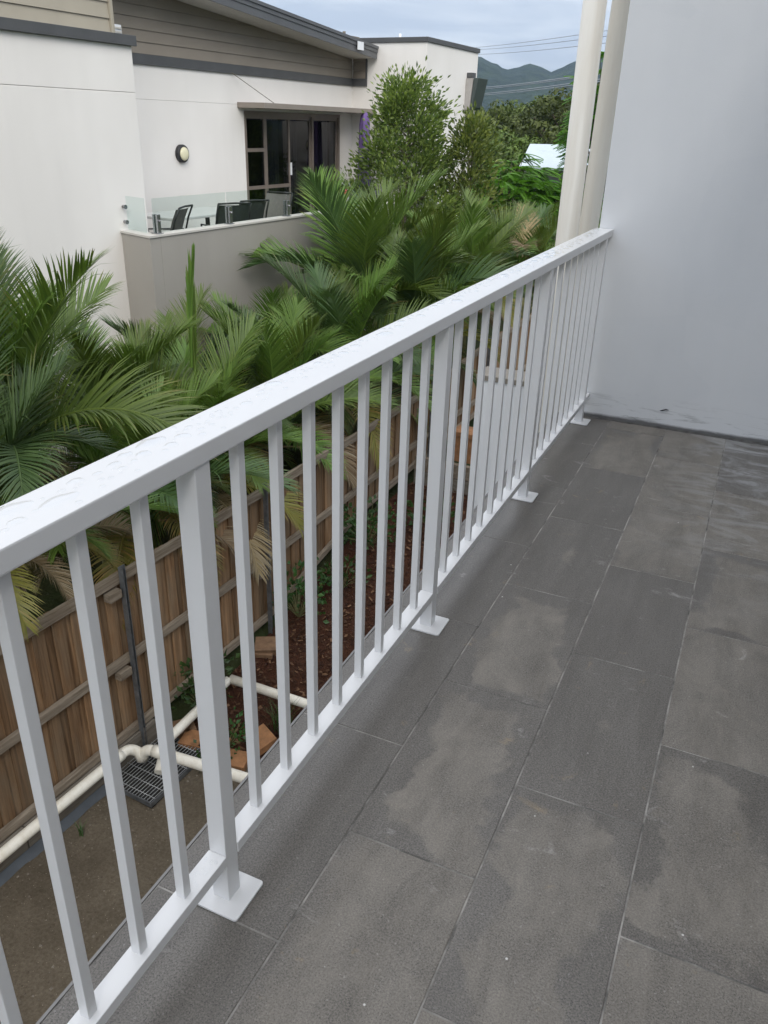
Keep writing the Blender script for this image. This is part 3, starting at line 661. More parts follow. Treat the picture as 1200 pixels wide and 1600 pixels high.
mb = MB(T); mb.box((-8.86, 15.45, 2.69), (-8.85, 15.68, 2.83)); part('roof_bracket', mb, M_wsheet, hs)
mb = MB(T); mb.box((-8.98, 15.3, 2.88), (-8.9, 15.6, 2.905)); mb.tube([(-8.95, 15.1, 2.87), (-8.95, 15.1, 2.96)], .03, 10); part('flashing', mb, M_sleeper, hs)
mb = MB(T); mb.tube([(-8.9, 17.3, 2.95), (-8.9, 17.3, 3.12)], .028, 10); part('vent_pipe', mb, M_wsheet, hs)
# awning over the door and its stay
mb = MB(T); mb.box((RV+.002, 12.45, 1.60), (-8.93, TU-.004, 1.685)); part('awning', mb, M_awn, hs, .006)
mb = MB(T); mb.tube([(RV+.03, 12.30, 2.12), (-9.05, 12.9, 1.69)], .006, 6); part('stay_rod', mb, M_sleeper, hs)
# sliding door
mb = MB(T)
D0, D1, Z0, Z1 = 12.632, 15.858, -.578, 1.558
mb.box((-9.62, D0, Z1-.06), (RV+.01, D1, Z1)); mb.box((-9.62, D0, Z0), (RV+.01, D1, Z0+.05)); mb.box((-9.62, D0, Z0+.05), (RV+.01, D0+.05, Z1-.06)); mb.box((-9.62, D1-.05, Z0+.05), (RV+.01, D1, Z1-.06))
dr = part('sliding_door', mb, M_bronze, hs)
def leaf(a, b, v, trans=()):
    mb = MB(T); w = .045
    mb.box((v-.02, a, Z0+.05), (v+.02, a+w, Z1-.06)); mb.box((v-.02, b-w, Z0+.05), (v+.02, b, Z1-.06)); mb.box((v-.019, a+w, Z1-.12), (v+.019, b-w, Z1-.06)); mb.box((v-.019, a+w, Z0+.05), (v+.019, b-w, Z0+.12))
    for z in trans: mb.box((v-.021, a+w, z-.03), (v+.021, b-w, z+.03))
    part('door_leaf', mb, M_bronze, dr)
    zs = [Z0+.12]+list(trans)+[Z1-.12]
    for z0, z1 in zip(zs, zs[1:]):
        mb = MB(T); mb.box((v-.004, a+w-.01, z0+.02), (v+.004, b-w+.01, z1-.02)); part('pane', mb, M_pane, dr)
leaf(12.683, 13.28, -9.545, (.30, .93)); leaf(13.282, 14.07, -9.545, (.30,)); leaf(14.04, 14.86, -9.585); leaf(14.862, 15.80, -9.545)
mb = MB(T); mb.box((-9.52, 14.05, .48), (-9.49, 14.075, .70)); part('handle', mb, M_wsheet, dr)
mb = MB(T); mb.box((-12.5, 12.2, -.6), (-9.76, 16.3, -.585)); mb.box((-12.6, 12.2, -.58), (-12.5, 16.3, 1.7)); mb.box((-12.5, 12.1, -.58), (-9.76, 12.2, 1.7)); mb.box((-12.5, 16.3, -.58), (-9.76, 16.35, 1.7)); mb.box((-12.5, 12.2, 1.66), (-9.76, 16.3, 1.7)); part('room', mb, M_room, hs)
def curtain(a, b, m):
    mb = MB(T); n = 40; vs = []
    for i in range(n+1):
        u = a+(b-a)*i/n; dv = .035*math.sin(i*1.4)+.012*math.sin(i*.5); vs += [(-9.75+dv, u, Z0), (-9.75+dv, u, Z1-.02)]
    mb.add(vs, [(2*i, 2*i+1, 2*i+3, 2*i+2) for i in range(n)], True); part('curtain', mb, m, hs)
curtain(13.45, 14.0, M_curtain); curtain(14.12, 14.62, M_blue); curtain(15.05, 15.78, M_curtain)
# balcony: floor, parapet, cap
pf = [(-7.50, 7.45), (-6.95, 7.45), (-6.98, 14.9), (-7.82, 14.9)]
mb = MB(T); mb.box((RV, 7.95, -.75), (-7.1, TU, -.585)); part('balcony_slab', mb, M_conc, hs)
mb = MB(T); mb.hexa([(-7.499, 7.46, -1.6), (-6.90, 7.30, -1.6), (-6.94, 15.6, -1.6), (-7.12, 15.6, -1.6), (-7.499, 7.46, .155), (-6.90, 7.30, .155), (-6.94, 15.6, .185), (-7.12, 15.6, .185)])
mb = MB(T); mb.box((-7.05, 7.48, -1.7), (-6.90, 13.4, .16)); mb.hexa([(-7.499, 7.62, -1.7), (-7.499, 7.47, -1.7), (-6.90, 7.30, -1.7), (-6.90, 7.478, -1.7), (-7.499, 7.62, .16), (-7.499, 7.47, .16), (-6.90, 7.30, .16), (-6.90, 7.478, .16)])
part('parapet', mb, M_par, hs, .006)
mb = MB(T); mb.box((-7.07, 7.49, .162), (-6.885, 13.4, .185)); mb.hexa([(-7.498, 7.64, .162), (-7.498, 7.455, .162), (-6.885, 7.285, .162), (-6.885, 7.488, .162), (-7.498, 7.64, .185), (-7.498, 7.455, .185), (-6.885, 7.285, .185), (-6.885, 7.488, .185)]); part('parapet_cap', mb, M_parcap, hs)
# glass balustrade on the parapet
def gpanel(p0, p1):
    (v0, u0), (v1, u1) = p0, p1; d = Vector((v1-v0, u1-u0)); d.normalize(); nx, nu = -d.y*.006, d.x*.006
    mb = MB(T); mb.hexa([(v0+nx, u0+nu, .20), (v0-nx, u0-nu, .20), (v1-nx, u1-nu, .20), (v1+nx, u1+nu, .20), (v0+nx, u0+nu, .575), (v0-nx, u0-nu, .575), (v1-nx, u1-nu, .575), (v1+nx, u1+nu, .575)]); part('glass_panel', mb, M_glass, hs)
def spigot(v, u):
    mb = MB(T); mb.box((v-.05, u-.05, .186), (v+.05, u+.05, .196)); mb.box((v+.012, u-.028, .196), (v+.038, u+.028, .40)); mb.box((v-.038, u-.028, .196), (v-.012, u+.028, .40))
    mb.lathe([(.012, 0), (.012, .02), (.004, .024)], (v+.038, u, .33), (1, 0, 0), 10); part('glass_clamp', mb, M_inox, hs, .003)
gpanel((-7.42, 7.52), (-7.05, 7.42))
for k in range(4): gpanel((-6.975, 7.47+1.36*k), (-6.975, 8.80+1.36*k))
for u in (7.52, 8.86, 10.18, 11.55, 12.9): spigot(-6.975, u)
for z in (.28, .45):
    mb = MB(T); mb.lathe([(.02, 0), (.02, .05), (.025, .052), (.025, .06)], (-7.49, 7.535, z), (.95, -.3, 0), 12); part('glass_bracket', mb, M_inox, hs)
# lamps
def wlamp(o, ax):
    mb = MB(T); mb.lathe([(.0, .002), (.135, .002), (.135, .05), (.125, .065), (.10, .07)], o, ax, 28); l_ = part('wall_lamp', mb, M_black, hs)
    mb = MB(T); mb.lathe([(.10, .0705), (.095, .085), (.075, .10), (.04, .108), (.001, .11)], o, ax, 28); part('lens', mb, M_lens, l_)
wlamp((RV, 10.93, .90), (1, 0, 0)); wlamp((-8.668, TU, .955), (0, -1, 0))
# meter box on the tower flank
mb = MB(T); mb.hexa([(TV+.002, 18.38, 1.75), (TV+.12, 18.38, 1.75), (TV+.12, 18.62, 1.75), (TV+.002, 18.62, 1.75), (TV+.002, 18.38, 2.36), (TV+.17, 18.38, 2.36), (TV+.17, 18.62, 2.36), (TV+.002, 18.62, 2.36)]); bx_ = part('meter_box', mb, M_greybox, hs, .01)
mb = MB(T); mb.hexa([(TV+.10, 18.30, 1.78), (TV+.34, 18.30, 1.86), (TV+.34, 18.375, 1.86), (TV+.10, 18.375, 1.78), (TV+.10, 18.30, 2.37), (TV+.46, 18.30, 2.37), (TV+.46, 18.375, 2.37), (TV+.10, 18.375, 2.37)])
mb = MB(T); mb.hexa([(TV+.125, 18.40, 1.74), (TV+.18, 18.40, 1.80), (TV+.18, 18.95, 1.80), (TV+.125, 18.95, 1.74), (TV+.175, 18.40, 2.37), (TV+.29, 18.40, 2.37), (TV+.29, 18.95, 2.37), (TV+.175, 18.95, 2.37)]); part('box_door', mb, M_greenbox, bx_, .008)
mb = MB(T); mb.box((TV+.002, 18.42, 2.37), (TV+.14, 18.6, 2.47)); part('cable_hood', mb, M_band, bx_)
mb = MB(T); mb.tube([(TV+.06, 18.45, -1), (TV+.06, 18.45, 1.75)], .025, 10); mb.tube([(TV+.16, 18.5, -1), (TV+.16, 18.5, 1.75)], .025, 10); part('conduit', mb, M_sleeper, bx_)

# furniture on the neighbour's balcony
def chair(v, u, rz, sling, label):
    t = thing('sling_chair', label, 'chair', T(v, u, -.585), 'outdoor chairs on the neighbour balcony')
    c, s_ = math.cos(rz), math.sin(rz); o = T(v, u, -.585)
    def tf(x, y, z): w = T(x*c-y*s_, x*s_+y*c, z); return o+w
    def P(mbf, name, m, par=t): return part(name, mbf, m, par)
    mb = MB(tf); bk = [(-.22, .0, .42), (-.25, 0, .6), (-.32, 0, .8), (-.38, 0, .93)]
    vs = []
    for x, _, z in bk:
        for y in lin(-.23, .23, 7): vs.append((x+.05*(y/.23)**2-.02, y, z))
    nn = 7; mb.add(vs, [(i*nn+j, i*nn+j+1, (i+1)*nn+j+1, (i+1)*nn+j) for i in range(3) for j in range(6)], True); P(mb, 'backrest', sling)
    mb = MB(tf); mb.box((-.22, -.23, .41), (.25, .23, .425)); P(mb, 'seat', sling)
    for sy in (-1, 1):
        mb = MB(tf); mb.tube([(.28, sy*.26, 0), (.26, sy*.26, .62), (-.24, sy*.26, .64), (-.27, sy*.255, .62)], .014, 8); P(mb, 'armrest', M_black)
        mb = MB(tf); mb.tube([(-.34, sy*.25, 0), (-.22, sy*.25, .42), (-.33, sy*.245, .8), (-.40, sy*.24, .95)], .013, 8); P(mb, 'leg', M_black)
    mb = MB(tf); mb.tube([(-.40, -.24, .95), (-.385, 0, .955), (-.40, .24, .95)], .013, 8); P(mb, 'top_bar', M_black)
chair(-7.95, 8.60, R(200), M_sling, 'grey sling chair nearest the house corner behind the glass')
chair(-7.75, 9.75, R(150), M_sling2, 'black sling chair with its back to the glass, left of two in the middle')
chair(-7.85, 10.25, R(160), M_sling2, 'lower black sling chair, right of two in the middle behind the glass')
chair(-8.1, 11.25, R(270), M_sling, 'grey sling chair in front of the sliding door')
tb = thing('outdoor_table', 'pale patio table among the sling chairs behind the glass', 'table', T(-8.6, 10.0, -.585))
mb = MB(T); mb.box((-9.0, 9.2, .10), (-8.2, 10.9, .14)); part('tabletop', mb, M_table, tb, .01)
for v in (-8.95, -8.25):
    for u in (9.28, 10.82):
        mb = MB(T); mb.box((v-.025, u-.025, -.585), (v+.025, u+.025, .099)); part('leg', mb, M_black, tb)
# bundle on the parapet
bn = thing('cloth_bundle', 'crumpled grey and white cloth bundle with red top on the parapet by the door', 'cloth', T(-7.02, 11.85, .186))
def lump(o, rx, ry, rz_, m, name, seed):
    mb = MB(T); n, k = 16, 9; vs = []
    for i in range(k+1):
        th = math.pi*i/k
        for j in range(n):
            q = 2*math.pi*j/n; d = Vector((math.sin(th)*math.cos(q), math.sin(th)*math.sin(q), math.cos(th))); f = 1+.35*noise.noise(d*2.2+Vector((seed, 0, 0)))
            vs.append((o[0]+d.x*rx*f, o[1]+d.y*ry*f, o[2]+d.z*rz_*f))
    mb.add(vs, [(i*n+j, i*n+(j+1) % n, (i+1)*n+(j+1) % n, (i+1)*n+j) for i in range(k) for j in range(n)], True); part(name, mb, m, bn)
lump((-7.02, 11.85, .30), .07, .14, .11, M_cloth, 'cloth', 1); lump((-7.02, 11.87, .42), .05, .07, .05, M_red, 'red_top', 4)
# closed umbrella
um = thing('closed_umbrella', 'closed purple patio umbrella standing by the door of the white house', 'umbrella', T(-8.9, 15.95, -.585))
mb = MB(T); mb.tube([(-8.95, 15.95, -.585), (-8.95, 15.95, 1.62)], .022, 10); part('pole', mb, M_sleeper, um)
mb = MB(T); n = 20; prof = [(.03, 1.62), (.075, 1.56), (.095, 1.4), (.105, 1.0), (.12, .6), (.14, .25), (.12, .2)]; vs = []
for r, z in prof:
    for j in range(n):
        q = 2*math.pi*j/n; k = 1+.22*math.sin(5*q+z*1.5); vs.append((-8.95+r*k*math.cos(q), 15.95+r*k*math.sin(q), z))
mb.add(vs, [(i*n+j, (i+1)*n+j, (i+1)*n+(j+1) % n, i*n+(j+1) % n) for i in range(len(prof)-1) for j in range(n)]+[tuple(range(n))], True); part('canopy', mb, M_purple, um)

# ================================================================== PALMS
def frond_mesh(name, L, elev0, bend, seed, m, nl=52, ll=.42, wid=.030, open_=1., dead=0., petiole=.16, droop=.55, twist=0.):
    q = random.Random(seed); K = 40
    pts = []; tan = []; x = z = y = 0.; ds = L/K
    for i in range(K+1):
        t = i/K; e = elev0-bend*(t**1.35); a = twist*t
        d = Vector((math.cos(e)*math.cos(a), math.cos(e)*math.sin(a), math.sin(e))); pts.append(Vector((x, y, z))); tan.append(d)
        x += d.x*ds; y += d.y*ds; z += d.z*ds
    mb = MB(); tint = []
    rad = [.016*(1-i/K)**.8+.0015 for i in range(K+1)]
    mb.tube([tuple(p) for p in pts], rad, 6); tint = [(.9, 0.)]*len(mb.v)
    roll = q.uniform(-.25, .25)
    for side in (-1, 1):
        for j in range(nl):
            t = petiole+(1-petiole)*(j+.5+q.uniform(-.2, .2))/nl
            f = t*K; i = min(K-1, int(f)); p = pts[i].lerp(pts[i+1], f-i); tg = tan[i]
            sd = tg.cross(Vector((0, 0, 1))); 
            if sd.length < .05: sd = Vector((0, 1, 0))
            sd.normalize(); up = sd.cross(tg).normalized()
            s_ = (t-petiole)/(1-petiole)
            ln = ll*(.55+.9*s_-1.15*s_*s_+.25*math.sin(s_*3))*q.uniform(.88, 1.1); ln = max(ln, .1*ll)
            ang = (R(62)-R(38)*s_)*open_+q.uniform(-.08, .08); lift = (.38+.25*q.random())*(1.05-open_*.1)+roll*side
            dr = (tg*math.cos(ang)+(sd*side*math.cos(lift)+up*math.sin(lift))*math.sin(ang)).normalized()
            w0 = wid*(.75+.35*math.sin(math.pi*min(1, s_*1.1+.1)))*q.uniform(.85, 1.15)
            nrm = (up*math.cos(lift)-sd*side*math.sin(lift)).normalized()
            base = len(mb.v); SEG = 4; vs = []
            brk = q.random() < .06; g0 = q.random(); dd = 1. if q.random() < dead else 0.
            pp = p.copy(); dcur = dr.copy()
            for k in range(SEG+1):
                u = k/SEG
                w = w0*(.45+1.5*u-.2*u*u if u < .34 else max(0., (1-u)/.66)**.75*.93)
                wd = dcur.cross(nrm)
                if wd.length < 1e-4: wd = tg.copy()
                wd.normalize(); nn = wd.cross(dcur).normalized()
                vs += [tuple(pp-wd*w*.5-nn*w*.14), tuple(pp), tuple(pp+wd*w*.5-nn*w*.14)]
                dt = max(0., u*1.5-.9)*(.5+q.random()) if (g0 > .86 or dd) else 0.
                tint += [(.25+.5*g0+.2*u, min(1., max(dt, dd*(.4+.6*u))))]*3
                pp = pp+dcur*(ln/SEG)
                dcur = (dcur+Vector((0, 0, -1))*(droop*(.28 if not brk else .8)*(.4+u))).normalized()
            fs = []
            for k in range(SEG):
                a = 3*k; fs += [(a, a+1, a+4, a+3), (a+1, a+2, a+5, a+4)]
            mb.add(vs, fs, True)
    me = bpy.data.meshes.new(name); me.from_pydata([tuple(v) for v in mb.v], [], mb.f); me.polygons.foreach_set('use_smooth', mb.sm); me.update(); settint(me, tint); me.materials.append(m)
    return me
FR = {}
def fr(kind, k, m):
    key = (kind, k, m.name)
    if key not in FR:
        sd_ = hash_(kind, k)
        if kind == 'up': FR[key] = frond_mesh('frond', 1.75, R(80), R(42), sd_, m, droop=.6, ll=.54, nl=84, wid=.021)
        elif kind == 'mid': FR[key] = frond_mesh('frond', 1.8, R(62), R(88), sd_, m, droop=.75, ll=.52, nl=84, wid=.020, twist=.3*(k-1))
        elif kind == 'low': FR[key] = frond_mesh('frond', 1.6, R(36), R(95), sd_, m, droop=.85, ll=.50, nl=80, wid=.019, dead=.05, twist=.35*(k-1))
        elif kind == 'hang': FR[key] = frond_mesh('frond', 1.4, R(8), R(85), sd_, m, droop=.9, ll=.42, nl=70, wid=.018, dead=.3)
        elif kind == 'spear': FR[key] = frond_mesh('frond', 1.25, R(86), R(6), sd_, m, nl=44, droop=.05, ll=.5, open_=.11, wid=.034)
    return FR[key]
def hash_(k, i): return {'up': 100, 'mid': 200, 'low': 300, 'hang': 400, 'spear': 500}[k]+i*7
def palm(v, u, zc, sc, label, seed, n=12, zen=0., pale=.25, first=None):
    q = random.Random(seed); zb = gz(v, u) if v < -4.3 else gz(v, u)
    t = thing('palm', label, 'palm', T(v, u, zb), 'golden cane palms along the fence')
    for k in range(2):
        dv, du = q.uniform(-.1, .1), q.uniform(-.1, .1); mb = MB(T); H = zc-zb
        path = [(v+dv*1.5*(1-i/8), u+du*1.5*(1-i/8), zb-.05+(H+.05)*i/8) for i in range(9)]
        rd = [.05-.012*i/8 for i in range(9)]
        mb.tube(path, rd, 10); part('trunk', mb, M_stem, t)
    a0 = q.uniform(0, 6.28)
    for i in range(n):
        f = i/(n-1); az = a0+i*2.399+q.uniform(-.25, .25)
        kind = 'up' if f < .28 else 'mid' if f < .62 else 'low' if f < .86 else 'hang'
        rr = q.random(); m = M_palmblue if rr < .25 else M_palm
        if kind in ('low', 'hang') and rr > .80: m = M_palmyel
        if kind == 'hang' and rr > .55: m = M_palmdead
        o = link('frond', fr(kind, q.randrange(5), m), t, Vector((q.uniform(-.04, .04), q.uniform(-.04, .04), zc-zb-.16*f+.05)))
        o.rotation_euler = (q.uniform(-.28, .28), q.uniform(-.18, .18), az); s_ = sc*q.uniform(.85, 1.15)
        if u < 4.9 and kind in ('low', 'hang') and math.cos(az) > .1: s_ *= .62; o.location.z += .30
        o.scale = (s_, s_, s_)
    if q.random() < .5 or first == 'spear':
        o = link('spear_leaf', fr('spear', q.randrange(2), M_palm), t, Vector((0, 0, zc-zb))); o.scale = (sc, sc, sc); o.rotation_euler = (q.uniform(-.06, .06), q.uniform(-.06, .06), q.uniform(0, 6))
    return t
palms = [
    (-4.95, 3.30, -1.75, .95, 'palm at the left picture edge leaning over the fence'),
    (-5.35, 3.75, -1.2, 1.05, 'palm with one tall upright dark frond before the blank white wall'),
    (-4.95, 4.75, -1.95, .85, 'palm with drooping fronds over the fence by the steel post'),
    (-5.75, 5.15, -1.55, .85, 'palm behind the front row at the foot of the white house corner'),
    (-5.15, 5.85, -1.95, .85, 'palm with one closed spear leaf standing up before the grey parapet'),
    (-5.9, 6.6, -1.9, .85, 'palm below the left end of the grey parapet'),
    (-5.1, 7.1, -1.85, .85, 'low palm nearest the fence below the left half of the grey parapet'),
    (-5.95, 8.2, -1.75, .9, 'palm below the middle of the grey parapet'),
    (-5.0, 8.6, -1.55, .95, 'palm with yellow fronds hanging over the far fence'),
    (-5.65, 10.0, -1.1, 1.12, 'tallest palm with wide fronds reaching above the grey parapet'),
    (-4.9, 10.2, -1.35, .95, 'palm right of the tallest palm, crown over the railing'),
    (-6.1, 11.4, -1.2, .9, 'palm under the left side of the broadleaf shrub'),
    (-4.95, 12.2, -1.2, .95, 'palm in front of the broadleaf shrub'),
    (-5.8, 13.4, -1.3, .85, 'palm just below the shorter broadleaf shrub'),
    (-4.8, 14.6, -1.3, .9, 'brownish palm left of the downpipes'),
    (-5.6, 16.6, -1.4, .85, 'far palm between the shrub and the bright green tree'),
    (-4.5, 17.4, -1.3, .85, 'far palm close to the foot of the white downpipe'),
    (-4.9, 20.0, -1.3, .9, 'farthest palm below the white roof')]
for i, (v, u, zc, sc, lab) in enumerate(palms):
    palm(v, u, zc, sc, lab, 40+i*3, n=23 if i < 12 else 17, first='spear' if i == 6 else None)

def extra(root, kind, k, m, off, az, sc, tilt=0, roll=0):
    o = link('frond', fr(kind, k, m), root, Vector(off)); o.rotation_mode = 'XYZ'; o.rotation_euler = (roll, tilt, az); o.scale = (sc, sc, sc)
PR = [o for o in COL.objects if o.get('category') == 'palm']
extra(PR[2], 'hang', 0, M_palmyel, (.1, .1, 1.35), R(-20), .75); extra(PR[2], 'hang', 1, M_palmyel, (.1, -.2, 1.3), R(-60), .8); extra(PR[2], 'hang', 2, M_palmdead, (.15, .1, 1.2), R(15), .7)
extra(PR[1], 'up', 1, M_palmblue, (.05, .1, 1.95), R(140), 1.0, roll=.1); extra(PR[1], 'up', 2, M_palmblue, (.0, .1, 1.7), R(95), .9)
extra(PR[4], 'spear', 0, M_palm, (0, 0, 2.28), 0., .82); extra(PR[4], 'spear', 1, M_palm, (.02, .02, 2.1), 2., .8)
extra(PR[0], 'hang', 1, M_palmdead, (.1, .5, 1.5), R(60), .6, roll=.5); extra(PR[1], 'hang', 0, M_palmdead, (.2, -.1, 1.55), R(-50), .65)
extra(PR[6], 'hang', 0, M_palmdead, (.1, .1, 1.25), R(-10), .8); extra(PR[8], 'hang', 1, M_palmyel, (.1, -.3, 1.25), R(-40), .9); extra(PR[8], 'hang', 2, M_palmyel, (.1, -.5, 1.2), R(-70), .8)
extra(PR[0], 'hang', 2, M_palmyel, (.1, .3, 1.55), R(25), .55); extra(PR[1], 'up', 3, M_palm, (0, 0, 2.05), R(150), 1.12, tilt=-.08); extra(PR[0], 'up', 4, M_palmblue, (0, .1, 2.1), R(120), 1.0); extra(PR[14], 'mid', 1, M_palmdead, (0, 0, 1.8), R(-80), .9); extra(PR[14], 'up', 1, M_palmdead, (0, 0, 1.75), R(120), .8); extra(PR[13], 'mid', 2, M_palmyel, (0, 0, 1.7), R(-60), .85); extra(PR[12], 'low', 0, M_palmyel, (0, 0, 1.75), R(-30), .9)
# ================================================================== SHRUBS AND TREES
def leafcloud(mb, tint, tips, q, n, spread, L, w, sun=(0, 0, 1), pale=.2):
    for c, d in tips:
        c = Vector(c); d = Vector(d).normalized()
        for i in range(n):
            o = Vector((q.gauss(0, 1), q.gauss(0, 1), q.gauss(0, .8)))*spread*.5; p = c+o
            ax = (d*.6+o.normalized()*.7+Vector((0, 0, .35))+Vector((q.uniform(-.5, .5), q.uniform(-.5, .5), q.uniform(-.4, .4)))).normalized()
            sd_ = ax.cross(Vector((q.uniform(-1, 1), q.uniform(-1, 1), q.uniform(-.3, 1)))).normalized(); l = L*q.uniform(.65, 1.25); ww = w*q.uniform(.75, 1.2)
            nn = sd_.cross(ax)*ww*.18
            vs = [p, p+ax*l*.45-sd_*ww*.5+nn, p+ax*l, p+ax*l*.45+sd_*ww*.5+nn]
            mb.add([tuple(x) for x in vs], [(0, 1, 2), (0, 2, 3)])
            g0 = q.random()*.6+(.4 if q.random() < pale else 0); tint += [(g0, 0.)]*4
def crown_mesh(name, mb, tint, m):
    me = bpy.data.meshes.new(name); me.from_pydata([tuple(v) for v in mb.v], [], mb.f); me.update(); settint(me, tint); me.materials.append(m); return me
def shrub(name, label, v, u, ztop, zbase_leaf, rmax, m, seed, nb=46, L=.10, w=.042, n=50, spread=.23, cat='shrub'):
    q = random.Random(seed); zb = gz(v, u); t = thing(name, label, cat, T(v, u, zb)); O = t.location
    tk = MB(); H = ztop-zb
    tk.tube([(.03*math.sin(i), .03*math.cos(i*1.3), H*i/10) for i in range(11)], [.045*(1-i/10.5)+.004 for i in range(11)], 8)
    tips = [((0, 0, H-.05), (0, 0, 1)), ((.04, 0, H-.22), (0, .2, 1))]
    for b in range(nb):
        f = (b+.5)/nb; h = (zbase_leaf-zb)+(H-.15-(zbase_leaf-zb))*f**.9; az = b*2.4+q.uniform(-.4, .4)
        fr_ = (h-(zbase_leaf-zb))/(H-(zbase_leaf-zb)); Rr = rmax*(1-fr_)**.9*q.uniform(.45, 1.15)+.10
        d = Vector((math.cos(az), math.sin(az), .55)); s0 = Vector((0, 0, h-.28*Rr)); e = s0+Vector((math.cos(az)*Rr, math.sin(az)*Rr, .5*Rr+.1))
        midp = s0.lerp(e, .55)+Vector((0, 0, -.05*Rr)); tk.tube([tuple(s0), tuple(midp), tuple(e)], [.014, .009, .003], 5, cap=False)
        tips.append((e, d))
        if b % 2: tips.append((s0.lerp(e, .6)+Vector((q.uniform(-.1, .1), q.uniform(-.1, .1), .05)), d))
        if Rr > .4:
            for _ in range(2):
                e2 = midp+Vector((math.cos(az+q.uniform(-.9, .9)), math.sin(az+q.uniform(-.9, .9)), .5))*Rr*.4; tk.tube([tuple(midp), tuple(e2)], [.007, .002], 4, cap=False); tips.append((e2, d))
    me = tk.mesh('trunk', M_bark); link('trunk', me, t)
    mb = MB(); tint = []; leafcloud(mb, tint, tips, q, n, spread, L, w, pale=.3); link('crown', crown_mesh('crown', mb, tint, m), t)
    return t
shrub('broadleaf_shrub', 'conical dark green broadleaf shrub in front of the tower wall lamp', -7.45, 14.9, 2.12, -.9, 1.45, M_shrub, 5, nb=27, n=150, spread=.30, L=.105)
shrub('broadleaf_shrub', 'shorter broadleaf shrub right of the conical one, below the meter box', -6.3, 15.3, 1.50, -1.0, .8, M_shrub2, 9, nb=20, n=140, spread=.28, L=.105)

def clump_tree(name, mesh_cache, key, make, label, pos, zb, sc, rot, trunk_h, group):
    t = thing(name, label, 'tree', (pos[0], pos[1], zb), group)
    if key not in mesh_cache: mesh_cache[key] = make()
    cm, tm = mesh_cache[key]
    o = link('trunk', tm, t); o.scale = (sc, sc, sc); o.rotation_euler = (0, 0, rot)
    o = link('crown', cm, t); o.scale = (sc, sc, sc); o.rotation_euler = (0, 0, rot)
    return t
def make_clump(seed, m, H=7., Rr=3.2, nc=84, leaf=.19, per=75, cr=.62):
    q = random.Random(seed); mb = MB(); tint = []; tk = MB()
    tk.tube([(0, 0, -1), (.1, 0, H*.3), (0, .1, H*.6)], [.28, .2, .12], 8)
    for c in range(nc):
        th = math.acos(1-1.55*((c+.5)/nc)); az = c*2.4+q.uniform(-.3, .3); k = q.uniform(.72, 1.05)
        cx = Vector((math.sin(th)*math.cos(az)*Rr*k, math.sin(th)*math.sin(az)*Rr*k, H*.60+math.cos(th)*H*.36*k))
        if c % 4 == 0: tk.tube([(0, 0, H*.4), tuple(cx*.55+Vector((0, 0, H*.2))), tuple(cx)], [.1, .06, .02], 5, cap=False)
        r = cr*q.uniform(.65, 1.25); g1 = q.random()
        for i in range(per):
            d = Vector((q.gauss(0, 1), q.gauss(0, 1), q.gauss(.35, 1))).normalized(); p = cx+Vector((d.x*r, d.y*r, d.z*r*.72))*q.uniform(.82, 1.05)
            ax = d.cross(Vector((q.uniform(-1, 1), q.uniform(-1, 1), q.uniform(-1, 1)))).normalized(); ax = (ax+d*q.uniform(0, .5)).normalized(); sd_ = ax.cross(d).normalized(); l = leaf*q.uniform(.6, 1.3); w = l*.55
            mb.add([tuple(p-ax*l*.5), tuple(p-sd_*w*.5+d*w*.1), tuple(p+ax*l*.5), tuple(p+sd_*w*.5+d*w*.1)], [(0, 1, 2), (0, 2, 3)])
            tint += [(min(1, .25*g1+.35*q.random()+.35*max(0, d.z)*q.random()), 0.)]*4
    return crown_mesh('crown', mb, tint, m), tk.mesh('trunk', M_bark)
def polar(azd, dist): return (dist*math.sin(R(azd)), dist*math.cos(R(azd)))
cache = {}
FT = [  # azimuth, distance, height of top, radius scale, label
    (-19.2, 40, 1.6, 1.0, 'rounded forest tree half hidden behind the meter box', 0),
    (-17.9, 46, 2.3, 1.0, 'rounded forest tree just right of the meter box', 1),
    (-17.0, 36, .6, .95, 'nearer olive green tree below the ridge, left of the white roof', 2),
    (-16.3, 50, 2.1, 1.0, 'rounded forest tree in the middle of the distant treeline', 0),
    (-15.6, 38, 1.0, .9, 'olive green tree directly behind the white roof ridge', 1),
    (-15.0, 54, 2.9, 1.0, 'tall rounded forest tree left of the downpipes', 2),
    (-14.0, 48, 2.7, 1.0, 'forest tree touching the left edge of the white downpipe', 0),
    (-13.0, 44, 2.6, 1.0, 'forest tree hidden behind the white downpipe', 1),
    (-11.4, 40, 3.0, 1.1, 'dark forest tree seen between the two downpipes', 2),
    (-9.5, 42, 3.0, 1.1, 'forest tree behind the end wall', 0),
    (-17.9, 31, -.7, .75, 'dark dense tree below the olive treeline left of the white roof', 3),
    (-21, 60, 2.4, 1.1, 'forest tree behind the white tower', 1)]
for az, d, zt, sc, lab, k in FT:
    x, y = polar(az, d); key = k
    H = 7.0; s_ = sc; zb = zt-H*.96*s_
    clump_tree('forest_tree', cache, key, lambda k=k: make_clump(70+k, M_forest2 if k == 3 else M_forest, per=140), lab, (x, y), zb, s_, az*1.7, 0, 'rounded forest trees beyond the houses')
